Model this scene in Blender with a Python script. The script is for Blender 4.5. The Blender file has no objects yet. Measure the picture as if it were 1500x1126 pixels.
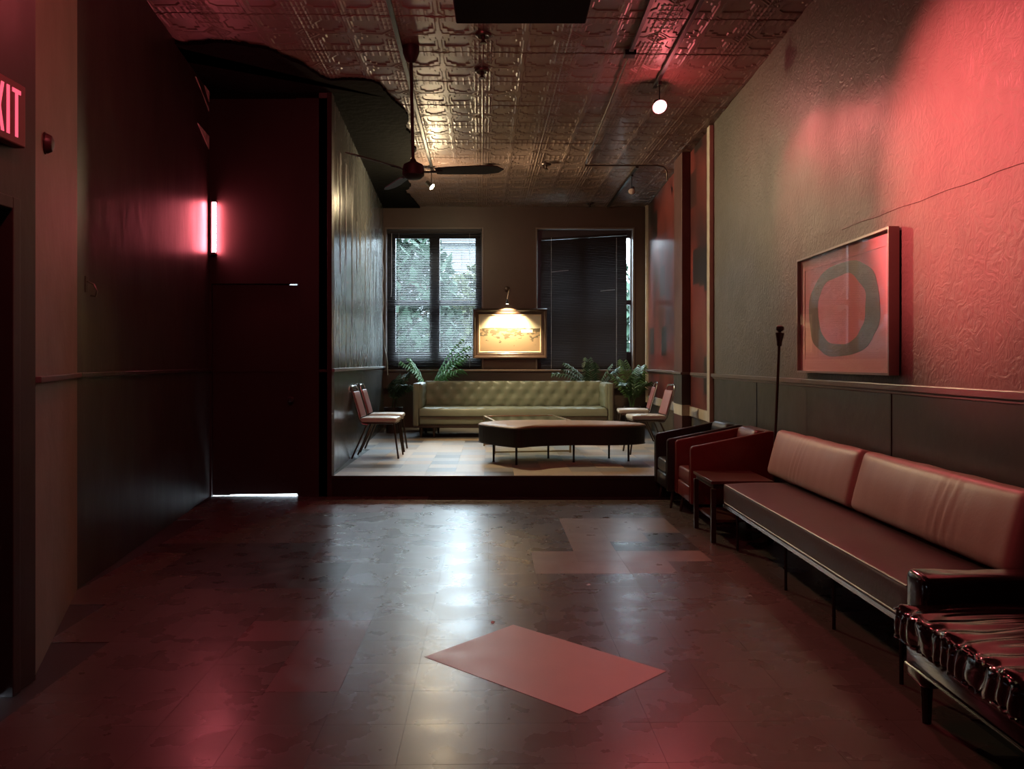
import bpy, bmesh, math, random
from mathutils import Vector, Matrix, noise
R = math.radians
PI = math.pi
random.seed(7)
sc = bpy.context.scene
col = sc.collection

# ------------------------------------------------------------------ camera
FPX, VX, VY, H = 1180.0, 740.0, 531.0, 1.35
cd = bpy.data.cameras.new('camera')
cam = bpy.data.objects.new('camera', cd)
col.objects.link(cam)
cam.location = (0, 0, H)
cam.rotation_euler = (PI / 2, 0, 0)
cd.sensor_width = 36
cd.lens = FPX / 1500 * 36
cd.shift_x = 10 / 1500
cd.shift_y = -32 / 1500
cd.clip_start = 0.05
sc.camera = cam

# ------------------------------------------------------------------ sky, exposure
w = bpy.data.worlds.new('overcast_sky')
sc.world = w
w.use_nodes = True
bg = w.node_tree.nodes['Background']
bg.inputs[0].default_value = (0.72, 0.86, 1.0, 1)
bg.inputs[1].default_value = 34.0
sc.view_settings.view_transform = 'Standard'
sc.view_settings.look = 'None'
sc.view_settings.gamma = 1
sc.view_settings.use_curve_mapping = False
sc.view_settings.exposure = 0.0
cy = sc.cycles
cy.use_denoising = True
cy.max_bounces = 8
cy.diffuse_bounces = 4
cy.glossy_bounces = 4
cy.transmission_bounces = 6
cy.transparent_max_bounces = 8
cy.sample_clamp_indirect = 6
cy.caustics_reflective = False
cy.caustics_refractive = False


def light(name, kind, loc, power, color, target=None, size=0.05, angle=60, blend=0.5):
    d = bpy.data.lights.new(name, kind)
    o = bpy.data.objects.new(name, d)
    col.objects.link(o)
    o.location = loc
    d.energy = power
    d.color = color
    if kind == 'SPOT':
        d.spot_size = R(angle)
        d.spot_blend = blend
    if kind in ('SPOT', 'POINT'):
        d.shadow_soft_size = size
    if target is not None:
        o.rotation_euler = (Vector(target) - Vector(loc)).to_track_quat('-Z', 'Y').to_euler()
    return o


# window portals (only guide sampling of the sky through the two windows)
for nm, x0, x1 in (('sky_portal', -2.09, -0.41), ('sky_portal', 0.57, 2.25)):
    d = bpy.data.lights.new(nm, 'AREA')
    d.shape = 'RECTANGLE'
    d.size, d.size_y = x1 - x0, 2.46
    d.cycles.is_portal = True
    o = bpy.data.objects.new(nm, d)
    col.objects.link(o)
    o.location = ((x0 + x1) / 2, 14.62, 2.46)
    o.rotation_euler = (R(-90), 0, 0)

# ------------------------------------------------------------------ room measures
C = 4.094            # ceiling height
YS, ZS = 8.13, 0.207  # stage front, stage height
YB = 14.2            # back wall


def XR(y): return 2.211 + 0.0205 * y
def XA(y): return -1.76 - 0.0642 * (y - YS)
def px(x, y, Y):   # photo pixel at depth Y -> point
    return Vector(((x - VX) * Y / FPX, Y, H - (y - VY) * Y / FPX))
def proj(p): return (VX + FPX * p[0] / p[1], VY - FPX * (p[2] - H) / p[1])


# ------------------------------------------------------------------ materials
MATS = {}


def mat(name, color, rough=0.5, metal=0.0, spec=0.5, noise_amt=0.0, noise_scale=5.0, bump=0.0, bump_scale=20.0,
        rough_var=0.0, emit=None, emit_s=0.0, objvar=0.0, color2=None, coat=0.0, stretch=(1, 1, 1), distort=0.0, world=False):
    if name in MATS:
        return MATS[name]
    m = bpy.data.materials.new(name)
    m.use_nodes = True
    nt = m.node_tree
    N, L = nt.nodes, nt.links
    b = N['Principled BSDF']
    b.inputs['Base Color'].default_value = (*color, 1)
    b.inputs['Roughness'].default_value = rough
    b.inputs['Metallic'].default_value = metal
    b.inputs['Specular IOR Level'].default_value = spec
    b.inputs['Coat Weight'].default_value = coat
    b.inputs['Coat Roughness'].default_value = 0.15
    if emit:
        b.inputs['Emission Color'].default_value = (*emit, 1)
        b.inputs['Emission Strength'].default_value = emit_s
    if noise_amt or bump or rough_var or color2:
        tc = N.new('ShaderNodeTexCoord')
        mp = N.new('ShaderNodeMapping')
        mp.inputs['Scale'].default_value = stretch
        if world:
            ge = N.new('ShaderNodeNewGeometry')
            L.new(ge.outputs['Position'], mp.inputs[0])
        else:
            L.new(tc.outputs['Object'], mp.inputs[0])
        vec = mp.outputs[0]
    cur = None
    if noise_amt or color2:
        n = N.new('ShaderNodeTexNoise')
        n.inputs['Scale'].default_value = noise_scale
        n.inputs['Detail'].default_value = 5
        n.inputs['Distortion'].default_value = distort
        L.new(vec, n.inputs['Vector'])
        mx = N.new('ShaderNodeMix')
        mx.data_type = 'RGBA'
        c2 = color2 or tuple(max(0, c * (1 - noise_amt)) for c in color)
        c1 = color if color2 else tuple(c * (1 + noise_amt) for c in color)
        mx.inputs['A'].default_value = (*c1, 1)
        mx.inputs['B'].default_value = (*c2, 1)
        rp = N.new('ShaderNodeMapRange')
        rp.inputs['From Min'].default_value = 0.25
        rp.inputs['From Max'].default_value = 0.75
        L.new(n.outputs['Fac'], rp.inputs['Value'])
        L.new(rp.outputs[0], mx.inputs['Factor'])
        cur = mx.outputs['Result']
    if objvar:
        oi = N.new('ShaderNodeObjectInfo')
        mr = N.new('ShaderNodeMapRange')
        mr.inputs['To Min'].default_value = 1 - objvar
        mr.inputs['To Max'].default_value = 1 + objvar
        L.new(oi.outputs['Random'], mr.inputs['Value'])
        hs = N.new('ShaderNodeHueSaturation')
        L.new(mr.outputs[0], hs.inputs['Value'])
        if cur:
            L.new(cur, hs.inputs['Color'])
        else:
            hs.inputs['Color'].default_value = (*color, 1)
        cur = hs.outputs['Color']
    if cur:
        L.new(cur, b.inputs['Base Color'])
    if rough_var:
        n = N.new('ShaderNodeTexNoise')
        n.inputs['Scale'].default_value = noise_scale * 1.7
        n.inputs['Detail'].default_value = 6
        L.new(vec, n.inputs['Vector'])
        mr = N.new('ShaderNodeMapRange')
        mr.inputs['From Min'].default_value = 0.3
        mr.inputs['From Max'].default_value = 0.7
        mr.inputs['To Min'].default_value = max(0.02, rough - rough_var)
        mr.inputs['To Max'].default_value = min(1, rough + rough_var)
        L.new(n.outputs['Fac'], mr.inputs['Value'])
        L.new(mr.outputs[0], b.inputs['Roughness'])
    if bump:
        n = N.new('ShaderNodeTexNoise')
        n.inputs['Scale'].default_value = bump_scale
        n.inputs['Detail'].default_value = 4
        n.inputs['Distortion'].default_value = distort
        L.new(vec, n.inputs['Vector'])
        bp = N.new('ShaderNodeBump')
        bp.inputs['Strength'].default_value = bump
        bp.inputs['Distance'].default_value = 0.02
        L.new(n.outputs['Fac'], bp.inputs['Height'])
        L.new(bp.outputs[0], b.inputs['Normal'])
    MATS[name] = m
    return m


def glass_mat(name, tint=(1, 1, 1), refl=0.5, rough=0.0):
    m = bpy.data.materials.new(name)
    m.use_nodes = True
    nt = m.node_tree
    N, L = nt.nodes, nt.links
    N.remove(N['Principled BSDF'])
    t = N.new('ShaderNodeBsdfTransparent')
    t.inputs[0].default_value = (*tint, 1)
    g = N.new('ShaderNodeBsdfGlossy')
    g.inputs['Roughness'].default_value = rough
    fr = N.new('ShaderNodeFresnel')
    fr.inputs[0].default_value = 1.5
    mx = N.new('ShaderNodeMixShader')
    mu = N.new('ShaderNodeMath')
    mu.operation = 'MULTIPLY'
    mu.inputs[1].default_value = refl * 2
    ge = N.new('ShaderNodeNewGeometry')
    bk = N.new('ShaderNodeMath')
    bk.operation = 'SUBTRACT'
    bk.inputs[0].default_value = 1
    L.new(ge.outputs['Backfacing'], bk.inputs[1])
    m2 = N.new('ShaderNodeMath')
    m2.operation = 'MULTIPLY'
    L.new(fr.outputs[0], m2.inputs[0])
    L.new(bk.outputs[0], m2.inputs[1])
    L.new(m2.outputs[0], mu.inputs[0])
    L.new(mu.outputs[0], mx.inputs[0])
    L.new(t.outputs[0], mx.inputs[1])
    L.new(g.outputs[0], mx.inputs[2])
    L.new(mx.outputs[0], N['Material Output'].inputs[0])
    MATS[name] = m
    return m


RED = (1.0, 0.14, 0.155)
WARM = (1.0, 0.77, 0.45)

mat('wall_paint', (0.105, 0.090, 0.070), 0.48, noise_amt=0.12, noise_scale=1.6, bump=0.34, bump_scale=12, rough_var=0.06, distort=2.6)
mat('strip_warm_lit', (0.21, 0.18, 0.125), 0.65, noise_amt=0.15, noise_scale=3, bump=0.2, bump_scale=14)  # lightened warm tone stands in for lamp light on the strip
mat('wainscot_paint', (0.050, 0.046, 0.040), 0.38, noise_amt=0.12, noise_scale=3, bump=0.08, bump_scale=14, rough_var=0.06)
mat('alcove_paint', (0.13, 0.137, 0.135), 0.24, noise_amt=0.25, noise_scale=3, bump=0.12, bump_scale=7, rough_var=0.10, stretch=(1, 1.4, 0.25))
mat('peeled_paint', (0.16, 0.15, 0.13), 0.55, noise_amt=0.5, noise_scale=14, bump=0.6, bump_scale=30)
mat('left_paint', (0.040, 0.030, 0.028), 0.44, spec=.4, noise_amt=0.2, noise_scale=2, bump=0.15, bump_scale=8, rough_var=0.06, stretch=(1, 1, 0.4))
mat('back_paint', (0.075, 0.052, 0.042), 0.42, noise_amt=0.1, noise_scale=2, bump=0.1, bump_scale=10)
mat('rail_paint', (0.16, 0.13, 0.12), 0.32, bump=0.05, bump_scale=30)
mat('cream_paint', (0.52, 0.46, 0.36), 0.5, noise_amt=0.12, noise_scale=6)
mat('door_paint', (0.030, 0.022, 0.020), 0.42, bump=0.06, bump_scale=20)
mat('tin', (0.185, 0.122, 0.102), 0.43, metal=0.10, noise_amt=0.10, noise_scale=4, rough_var=0.05, world=True)
mat('flat_black', (0.005, 0.0047, 0.004), 0.95, spec=.1, noise_amt=0.3, noise_scale=5, bump=0.5, bump_scale=12)
mat('fan_paint', (0.014, 0.008, 0.007), 0.55, spec=.3)
mat('black_metal', (0.018, 0.017, 0.017), 0.4, metal=0.4)
mat('bronze_metal', (0.06, 0.04, 0.035), 0.35, metal=0.6)
mat('chrome', (0.55, 0.55, 0.56), 0.22, metal=1.0)
mat('brass', (0.55, 0.42, 0.25), 0.3, metal=1.0)
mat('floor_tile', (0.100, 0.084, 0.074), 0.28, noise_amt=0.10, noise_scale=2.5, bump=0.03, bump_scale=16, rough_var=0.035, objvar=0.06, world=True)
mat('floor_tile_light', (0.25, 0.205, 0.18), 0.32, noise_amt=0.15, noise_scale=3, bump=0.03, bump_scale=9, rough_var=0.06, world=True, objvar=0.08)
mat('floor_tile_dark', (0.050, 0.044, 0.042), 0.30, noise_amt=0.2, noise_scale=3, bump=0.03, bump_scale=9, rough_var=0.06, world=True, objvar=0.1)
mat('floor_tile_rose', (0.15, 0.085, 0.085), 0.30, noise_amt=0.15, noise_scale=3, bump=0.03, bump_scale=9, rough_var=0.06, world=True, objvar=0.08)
mat('floor_base', (0.03, 0.026, 0.024), 0.5)
mat('floor_inset', (0.52, 0.40, 0.36), 0.42, noise_amt=0.06, noise_scale=4, rough_var=0.05)
mat('stage_riser', (0.020, 0.016, 0.013), 0.5, noise_amt=0.2, noise_scale=4)
mat('stage_cream', (0.46, 0.39, 0.30), 0.42, noise_amt=0.06, noise_scale=5, objvar=0.06)
mat('stage_grey', (0.30, 0.29, 0.28), 0.42, noise_amt=0.08, noise_scale=5, objvar=0.1)
mat('stage_tan', (0.36, 0.27, 0.18), 0.42, noise_amt=0.08, noise_scale=5, objvar=0.1)
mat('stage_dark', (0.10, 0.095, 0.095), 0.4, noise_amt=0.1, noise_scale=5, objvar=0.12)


# ------------------------------------------------------------------ mesh builder
class MB:
    def __init__(self):
        self.v, self.f = [], []

    def add(self, vs, fs):
        o = len(self.v)
        self.v += [tuple(p) for p in vs]
        self.f += [tuple(i + o for i in f) for f in fs]
        return self

    def box(self, a, b, m=None):
        x0, y0, z0 = a
        x1, y1, z1 = b
        vs = [(x0, y0, z0), (x1, y0, z0), (x1, y1, z0), (x0, y1, z0), (x0, y0, z1), (x1, y0, z1), (x1, y1, z1), (x0, y1, z1)]
        if m is not None:
            vs = [m @ Vector(p) for p in vs]
        return self.add(vs, [(0, 3, 2, 1), (4, 5, 6, 7), (0, 1, 5, 4), (1, 2, 6, 5), (2, 3, 7, 6), (3, 0, 4, 7)])

    def prism(self, pts, z0, z1, plane='xy'):
        n = len(pts)
        def P(p, h):
            if plane == 'xy': return (p[0], p[1], h)
            if plane == 'xz': return (p[0], h, p[1])
            return (h, p[0], p[1])
        vs = [P(p, z0) for p in pts] + [P(p, z1) for p in pts]
        fs = [tuple(range(n - 1, -1, -1)), tuple(range(n, 2 * n))]
        fs += [(i, (i + 1) % n, n + (i + 1) % n, n + i) for i in range(n)]
        return self.add(vs, fs)

    def tube(self, pts, r, n=8, closed=False, caps=True):
        pts = [Vector(p) for p in pts]
        k = len(pts)
        rs = r if isinstance(r, (list, tuple)) else [r] * k
        up = None
        vs = []
        for i, p in enumerate(pts):
            if closed:
                t = pts[(i + 1) % k] - pts[i - 1]
            else:
                t = pts[min(i + 1, k - 1)] - pts[max(i - 1, 0)]
            t.normalize()
            if up is None:
                up = t.orthogonal().normalized()
            up = (up - t * up.dot(t))
            if up.length < 1e-5:
                up = t.orthogonal()
            up.normalize()
            s = t.cross(up)
            for j in range(n):
                a = 2 * PI * j / n
                vs.append(p + (up * math.cos(a) + s * math.sin(a)) * rs[i])
        fs = []
        for i in range(k if closed else k - 1):
            a, b = i * n, ((i + 1) % k) * n
            for j in range(n):
                fs.append((a + j, a + (j + 1) % n, b + (j + 1) % n, b + j))
        if caps and not closed:
            fs.append(tuple(range(n - 1, -1, -1)))
            fs.append(tuple((k - 1) * n + j for j in range(n)))
        return self.add(vs, fs)

    def lathe(self, prof, n=20, m=None):
        vs = []
        for r, z in prof:
            for j in range(n):
                a = 2 * PI * j / n
                p = Vector((r * math.cos(a), r * math.sin(a), z))
                vs.append(m @ p if m is not None else p)
        k = len(prof)
        fs = []
        for i in range(k - 1):
            for j in range(n):
                fs.append((i * n + j, i * n + (j + 1) % n, (i + 1) * n + (j + 1) % n, (i + 1) * n + j))
        fs.append(tuple(range(n - 1, -1, -1)))
        fs.append(tuple((k - 1) * n + j for j in range(n)))
        return self.add(vs, fs)

    def softbox(self, size, r, seg=(8, 8, 4), center=(0, 0, 0), disp=None, m=None):
        """rounded, subdivided box; disp(p, nrm) -> offset vector"""
        h = [s / 2 for s in size]
        index, vs, fs = {}, [], []
        def vert(q):
            key = tuple(round(c, 5) for c in q)
            if key in index:
                return index[key]
            inner = [max(-(h[i] - r), min(h[i] - r, q[i])) for i in range(3)]
            d = Vector([q[i] - inner[i] for i in range(3)])
            nrm = d.normalized() if d.length > 1e-9 else Vector((0, 0, 1))
            p = Vector(inner) + nrm * r
            if disp:
                p = p + disp(p, nrm)
            p = p + Vector(center)
            if m is not None:
                p = m @ p
            index[key] = len(vs)
            vs.append(tuple(p))
            return index[key]
        def lin(i):
            n = seg[i]
            core = [-(h[i] - r) + 2 * (h[i] - r) * k / n for k in range(n + 1)]
            e = [h[i] - r + r * t for t in (0.45, 0.8, 1.0)]
            return [-x for x in reversed(e)] + core + e
        L = [lin(0), lin(1), lin(2)]
        for ax in range(3):
            a, b = (ax + 1) % 3, (ax + 2) % 3
            for sgn in (-1, 1):
                for i in range(len(L[a]) - 1):
                    for j in range(len(L[b]) - 1):
                        quad = []
                        for (ii, jj) in ((i, j), (i + 1, j), (i + 1, j + 1), (i, j + 1)):
                            q = [0, 0, 0]
                            q[ax] = sgn * h[ax]
                            q[a] = L[a][ii]
                            q[b] = L[b][jj]
                            quad.append(vert(q))
                        if sgn < 0:
                            quad.reverse()
                        if len(set(quad)) == 4:
                            fs.append(tuple(quad))
        return self.add(vs, fs)

    def mesh(self, name, smooth=False, bevel=0.0, bseg=2, angle=35):
        me = bpy.data.meshes.new(name)
        me.from_pydata(self.v, [], self.f)
        bm = bmesh.new()
        bm.from_mesh(me)
        if bevel:
            es = [e for e in bm.edges if len(e.link_faces) == 2 and e.calc_face_angle(0) > R(30)]
            bmesh.ops.bevel(bm, geom=es, offset=bevel, segments=bseg, profile=0.5, affect='EDGES', clamp_overlap=True)
        bmesh.ops.recalc_face_normals(bm, faces=bm.faces)
        bm.to_mesh(me)
        bm.free()
        if smooth:
            me.shade_smooth()
            try:
                me.set_sharp_from_angle(angle=R(angle))
            except Exception:
                pass
        return me

    def build(self, name, material, parent=None, smooth=False, bevel=0.0, bseg=2, loc=None, rotz=0, angle=35, label=None):
        me = self.mesh(name, smooth, bevel, bseg, angle)
        return obj(name, me, material, parent, loc, rotz, label)


def obj(name, me, material, parent=None, loc=None, rotz=0, label=None):
    if material is not None and not me.materials:
        me.materials.append(MATS[material] if isinstance(material, str) else material)
    o = bpy.data.objects.new(name, me)
    col.objects.link(o)
    if parent:
        o.parent = parent
    if loc:
        o.location = loc
    o.rotation_euler.z = rotz
    if label:
        o['label'] = label
    return o


def tag(o, label, cat, group=None, kind=None):
    o['label'] = label
    o['category'] = cat
    if group: o['group'] = group
    if kind: o['kind'] = kind
    return o


def thing(name, label, cat, loc=(0, 0, 0), rotz=0, group=None, kind=None):
    o = bpy.data.objects.new(name, None)
    o.empty_display_size = 0.1
    col.objects.link(o)
    o.location = loc
    o.rotation_euler.z = rotz
    return tag(o, label, cat, group, kind)


def copy_tree(o, parent=None):
    c = o.copy()
    col.objects.link(c)
    if parent:
        c.parent = parent
    for ch in list(o.children):
        copy_tree(ch, c)
    return c


# ================================================================== STRUCTURE
AF = math.atan(0.0186)   # floor grid angle
AC = math.atan(0.028)    # ceiling grid angle
AR = -math.atan(0.0205)  # right wall angle

# ---- floor
fl = MB().prism([(-3.5, -2.2), (2.9, -2.2), (2.9, YS + 0.02), (-3.5, YS + 0.02)], -0.12, -0.003).build('floor', 'floor_base')
tag(fl, 'dark worn vinyl tile floor of the lower room', 'floor', kind='structure')
T = 0.3048
tile_me = MB().box((-T / 2 + 0.0005, -T / 2 + 0.0005, -0.003), (T / 2 - 0.0005, T / 2 - 0.0005, 0)).mesh('floor_tile')
tile_mes = {}
def tile_mesh(m):
    if m not in tile_mes:
        c = tile_me.copy()
        c.materials.clear()
        c.materials.append(MATS[m])
        tile_mes[m] = c
    return tile_mes[m]
def inpoly(x, y, P):
    c = False
    for i in range(len(P)):
        x1, y1 = P[i]
        x2, y2 = P[i - 1]
        if (y1 > y) != (y2 > y) and x < (x2 - x1) * (y - y1) / (y2 - y1) + x1:
            c = not c
    return c
def left_wall_x(y):
    if y < 3.43: return -2.0
    if y < 4.8: return -2.02 - (y - 3.43) / 1.37 * 0.53
    return -2.55 - (y - 4.8) / 3.33 * 0.44
ca, sa = math.cos(AF), math.sin(AF)
placed = []
for i in range(-14, 10):
    for j in range(0, 32):
        lx, ly = -0.165 + i * T, 0.12 + j * T
        X, Y = ca * lx - sa * ly, sa * lx + ca * ly
        if Y > YS - 0.10 or Y < 1.9 or X > 1.95 or X < left_wall_x(Y) + 0.1:
            continue
        u, v = proj((X, Y, 0))
        if -80 < u < 1500 and v < 1230:
            placed.append((X, Y, u, v))
rest = MB()
placed.sort(key=lambda q: q[1])
print('floor tiles', len(placed))
for k, (X, Y, u, v) in enumerate(placed):
    m = 'floor_tile'
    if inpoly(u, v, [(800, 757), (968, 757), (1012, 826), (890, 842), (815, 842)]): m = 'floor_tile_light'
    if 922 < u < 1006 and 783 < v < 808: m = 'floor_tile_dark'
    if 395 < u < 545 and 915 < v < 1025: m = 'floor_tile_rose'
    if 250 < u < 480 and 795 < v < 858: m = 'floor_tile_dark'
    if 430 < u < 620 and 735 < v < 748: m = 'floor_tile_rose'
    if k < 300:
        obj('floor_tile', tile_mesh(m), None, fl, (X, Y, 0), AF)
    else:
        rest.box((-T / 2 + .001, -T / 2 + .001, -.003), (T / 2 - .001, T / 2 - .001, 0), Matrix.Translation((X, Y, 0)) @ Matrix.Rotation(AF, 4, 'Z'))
if rest.v:
    o = rest.build('floor_tiles_far', 'floor_tile', fl)
    o['kind'] = 'stuff'
# plain tile field where nothing is seen (behind and beside the camera, under the sofa)
pl = MB().box((-2.0, -2.15, -0.003), (2.2, 1.85, -0.0005))
pl.box((1.97, 1.85, -0.003), (2.25, YS, -0.0005))
o = pl.build('floor_sheet', 'floor_tile', fl)
# light inset rectangle laid at an angle
D = [(0.041, 3.855), (0.684, 3.275), (0.277, 2.874), (-0.359, 3.434)]
D = [(752, 915), (976, 983), (849, 1046), (622, 962)]
Dp = []
for (u, v) in D:
    Y = H * FPX / (v - VY)
    Dp.append(((u - VX) * Y / FPX, Y))
o = MB().prism(Dp, -0.001, 0.0015).build('inset_tile', 'floor_inset', fl, label='pale rectangular inset tile laid at an angle')

# ---- stage
st = MB().prism([(XA(YS), YS), (2.6, YS), (2.6, YB + .1), (XA(YB) - .1, YB + .1)], -0.1, ZS - 0.003).build('floor_stage', 'stage_riser')
tag(st, 'low raised stage with dark riser and pale patchwork tiles', 'stage', kind='structure')
o = MB().box((XA(YS), YS - 0.012, ZS - 0.03), (2.40, YS + 0.02, ZS + 0.003)).build('nosing', 'bronze_metal', st, bevel=0.004)
random.seed(11)
cnt = 0
for i in range(-9, 10):
    for j in range(0, 20):
        lx, ly = -0.06 + i * T, YS + 0.02 + T / 2 + j * T
        X, Y = ca * lx - sa * (ly - YS), ly
        if X > XR(Y) - 0.1 or X < XA(Y) - 0.02 or Y > YB - 0.05:
            continue
        # patchwork: clusters of two to three tiles share a tone
        c = noise.noise(Vector((i * 0.47 + 3.1, j * 0.63 + 1.7, 0.0)))
        c2 = noise.noise(Vector((i * 0.9 + 9.1, j * 0.9 + 4.7, 3.0)))
        m = 'stage_cream'
        if c > 0.16: m = 'stage_grey'
        elif c < -0.25: m = 'stage_tan'
        if c2 > 0.3: m = 'stage_grey'
        if c2 < -0.42: m = 'stage_dark'
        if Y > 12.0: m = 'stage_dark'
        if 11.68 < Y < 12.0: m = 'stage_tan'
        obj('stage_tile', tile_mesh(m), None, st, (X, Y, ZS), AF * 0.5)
        cnt += 1
print('stage tiles', cnt)

# ---- ceiling
ce = MB().prism([(-3.7, -2.3), (2.9, -2.3), (2.9, YB + .3), (-3.7, YB + .3)], C + 0.02, C + 0.2).build('ceiling', 'tin')
tag(ce, 'glossy brown pressed tin ceiling', 'ceiling', kind='structure')
TC = 0.735
NG = 60
def tin_h(u, v):
    a, b = abs(u), abs(v)
    h = 0.0
    # four smooth sunk fields around a stepped cross
    fld = (0.13 < a < 0.70 and 0.12 < b < 0.66)
    if fld:
        if a + b * 0.9 > 1.16: fld = False           # outer corner cut
        if a < 0.34 and b < 0.22: fld = False         # stepped cross
        if a < 0.22 and b < 0.34: fld = False
        if a > 0.58 and b < 0.24: fld = False
    if not fld:
        h = 0.007
        if a < 0.035 or b < 0.03: h = 0.011
        if a < 0.24 and b < 0.07: h = 0.011
        if a < 0.07 and b < 0.24: h = 0.011
        d = (1 - a) + b                                # diamond on the side seams
        if 0.14 < d < 0.20 or 0.26 < d < 0.31: h = 0.012
        d = (1 - b) * 1.5 + a
        if 0.20 < d < 0.28 and b > 0.7: h = 0.011
        if b > 0.72 and int((u + 2) * 17) % 3 == 0: h += 0.003
        if a > 0.74 and b > 0.28 and int((v + 2) * 14) % 3 == 0: h += 0.004
        if 0.78 < a < 0.82 and b > 0.30: h = 0.013
        if 0.88 < a < 0.91 and b > 0.30: h = 0.012
    if a > 0.975: h = 0.014
    if b > 0.975: h = -0.006
    return h
tb = MB()
vs, fs = [], []
for i in range(NG + 1):
    for j in range(NG + 1):
        u, v = -1 + 2 * i / NG, -1 + 2 * j / NG
        bulge = 0.0015 * math.sin(5 * u + 1) * math.cos(4 * v)
        vs.append((u * TC / 2, v * TC / 2, -tin_h(u, v) + bulge))
for i in range(NG):
    for j in range(NG):
        a = i * (NG + 1) + j
        fs.append((a, a + 1, a + NG + 2, a + NG + 1))
tb.add(vs, fs)
tin_me = bpy.data.meshes.new('tin_panel')
tin_me.from_pydata(tb.v, [], tb.f)
tin_me.materials.append(MATS['tin'])
cc, cs = math.cos(AC), math.sin(AC)
random.seed(5)
for i in range(-4, 5):
    for j in range(-1, 21):
        lx, ly = TC / 2 + i * TC, 6.40 + TC / 2 - 8 * TC + j * TC
        X, Y = cc * lx - cs * ly, cs * lx + cc * ly
        if X < -3.3 or X > 2.75 or Y > YB + 0.3:
            continue
        o = obj('tin_panel', tin_me, None, ce, (X, Y, C + 0.012 + random.uniform(-.002, .002)), AC)
        o.rotation_euler.x = random.uniform(-.004, .004)
        o.rotation_euler.y = random.uniform(-.004, .004)
# ragged near-black sheet on the left of the ceiling
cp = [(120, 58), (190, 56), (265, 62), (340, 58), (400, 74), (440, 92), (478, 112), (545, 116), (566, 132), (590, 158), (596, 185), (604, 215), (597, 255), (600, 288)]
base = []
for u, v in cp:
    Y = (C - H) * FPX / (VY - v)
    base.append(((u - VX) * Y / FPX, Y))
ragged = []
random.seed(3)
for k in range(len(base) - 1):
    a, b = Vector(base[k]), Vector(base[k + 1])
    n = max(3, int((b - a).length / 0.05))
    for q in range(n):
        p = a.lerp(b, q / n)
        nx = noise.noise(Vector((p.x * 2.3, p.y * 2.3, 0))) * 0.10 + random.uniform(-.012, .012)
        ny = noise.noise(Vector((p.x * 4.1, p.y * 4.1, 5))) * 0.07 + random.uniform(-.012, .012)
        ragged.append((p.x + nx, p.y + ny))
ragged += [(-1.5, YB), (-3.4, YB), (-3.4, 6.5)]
MB().prism(ragged, C - 0.022, C + 0.015).build('black_sheet', 'flat_black', ce, label='ragged black patch of ceiling')

# ---- right wall
def rw(y0, y1, z0, z1, d0, d1):   # slab along the right wall, d = distance into the room
    return [(XR(y0) - d0, y0), (XR(y1) - d0, y1), (XR(y1) - d1, y1), (XR(y0) - d1, y0)], z0, z1
wr = MB().prism(*rw(-2.2, YB + .3, -.1, C + .1, -0.2, 0.0)).build('wall_right', 'wall_paint')
tag(wr, 'long dark stippled wall behind the sofa and framed print', 'wall', kind='structure')
for y0, y1 in ((-2.2, -0.68), (-0.68, 2.06), (2.06, 4.80), (4.80, 7.54), (7.54, 9.20)):
    MB().prism(*rw(y0 + .006, y1 - .006, 0.0, 1.185, 0.0, 0.012)).build('wainscot_panel', 'wainscot_paint', wr, bevel=0.002, bseg=1)
for y in (2.06, 4.80, 7.54):
    MB().prism(*rw(y - .012, y + .012, 0.0, 1.185, 0.012, 0.017)).build('batten', 'door_paint', wr)
# plaster board seam
s = MB()
pts = []
for k in range(30):
    y = 1.5 + k * 0.14
    pts.append((XR(y) - 0.001, y, 2.16 + 0.02 * y + 0.004 * math.sin(k * 1.7)))
s.tube(pts, 0.0028, 5)
s.build('board_seam', 'wall_paint', wr, smooth=True)
r = MB().prism(*rw(-2.2, 10.42, 1.185, 1.225, 0.0, 0.035))
r.prism(*rw(-2.2, 10.42, 1.165, 1.19, 0.0, 0.02))
tag(r.build('trim_1', 'rail_paint', bevel=0.006), 'narrow painted chair rail along the stippled wall', 'chair rail', kind='structure')
r = MB().prism(*rw(11.10, YB, 1.20, 1.235, 0.03, 0.065))
tag(r.build('trim_2', 'rail_paint', bevel=0.006), 'short chair rail across the mural beside the window', 'chair rail', kind='structure')
# pilaster
pil = MB().prism(*rw(10.49, 11.03, 0.1, C, 0.0, 0.125)).build('wall_pilaster', 'pil_paint' if 'pil_paint' in MATS else mat('pil_paint', (0.10, 0.045, 0.042), 0.4, noise_amt=0.2, noise_scale=3, bump=0.1, bump_scale=10), bevel=0.006)
tag(pil, 'dark reddish pilaster dividing the mural wall', 'pilaster', kind='structure')
MB().prism(*rw(10.485, 11.035, 0.66, 0.80, 0.0, 0.128)).build('painted_band', 'cream_paint', pil)
MB().prism(*rw(10.47, 11.05, 1.195, 1.225, 0.0, 0.145)).build('rail_cap', 'rail_paint', pil, bevel=0.004)
MB().prism(*rw(10.482, 11.038, 0.80, 1.19, 0.0, 0.129)).build('lower_panel', 'wainscot_paint', pil)

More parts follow.
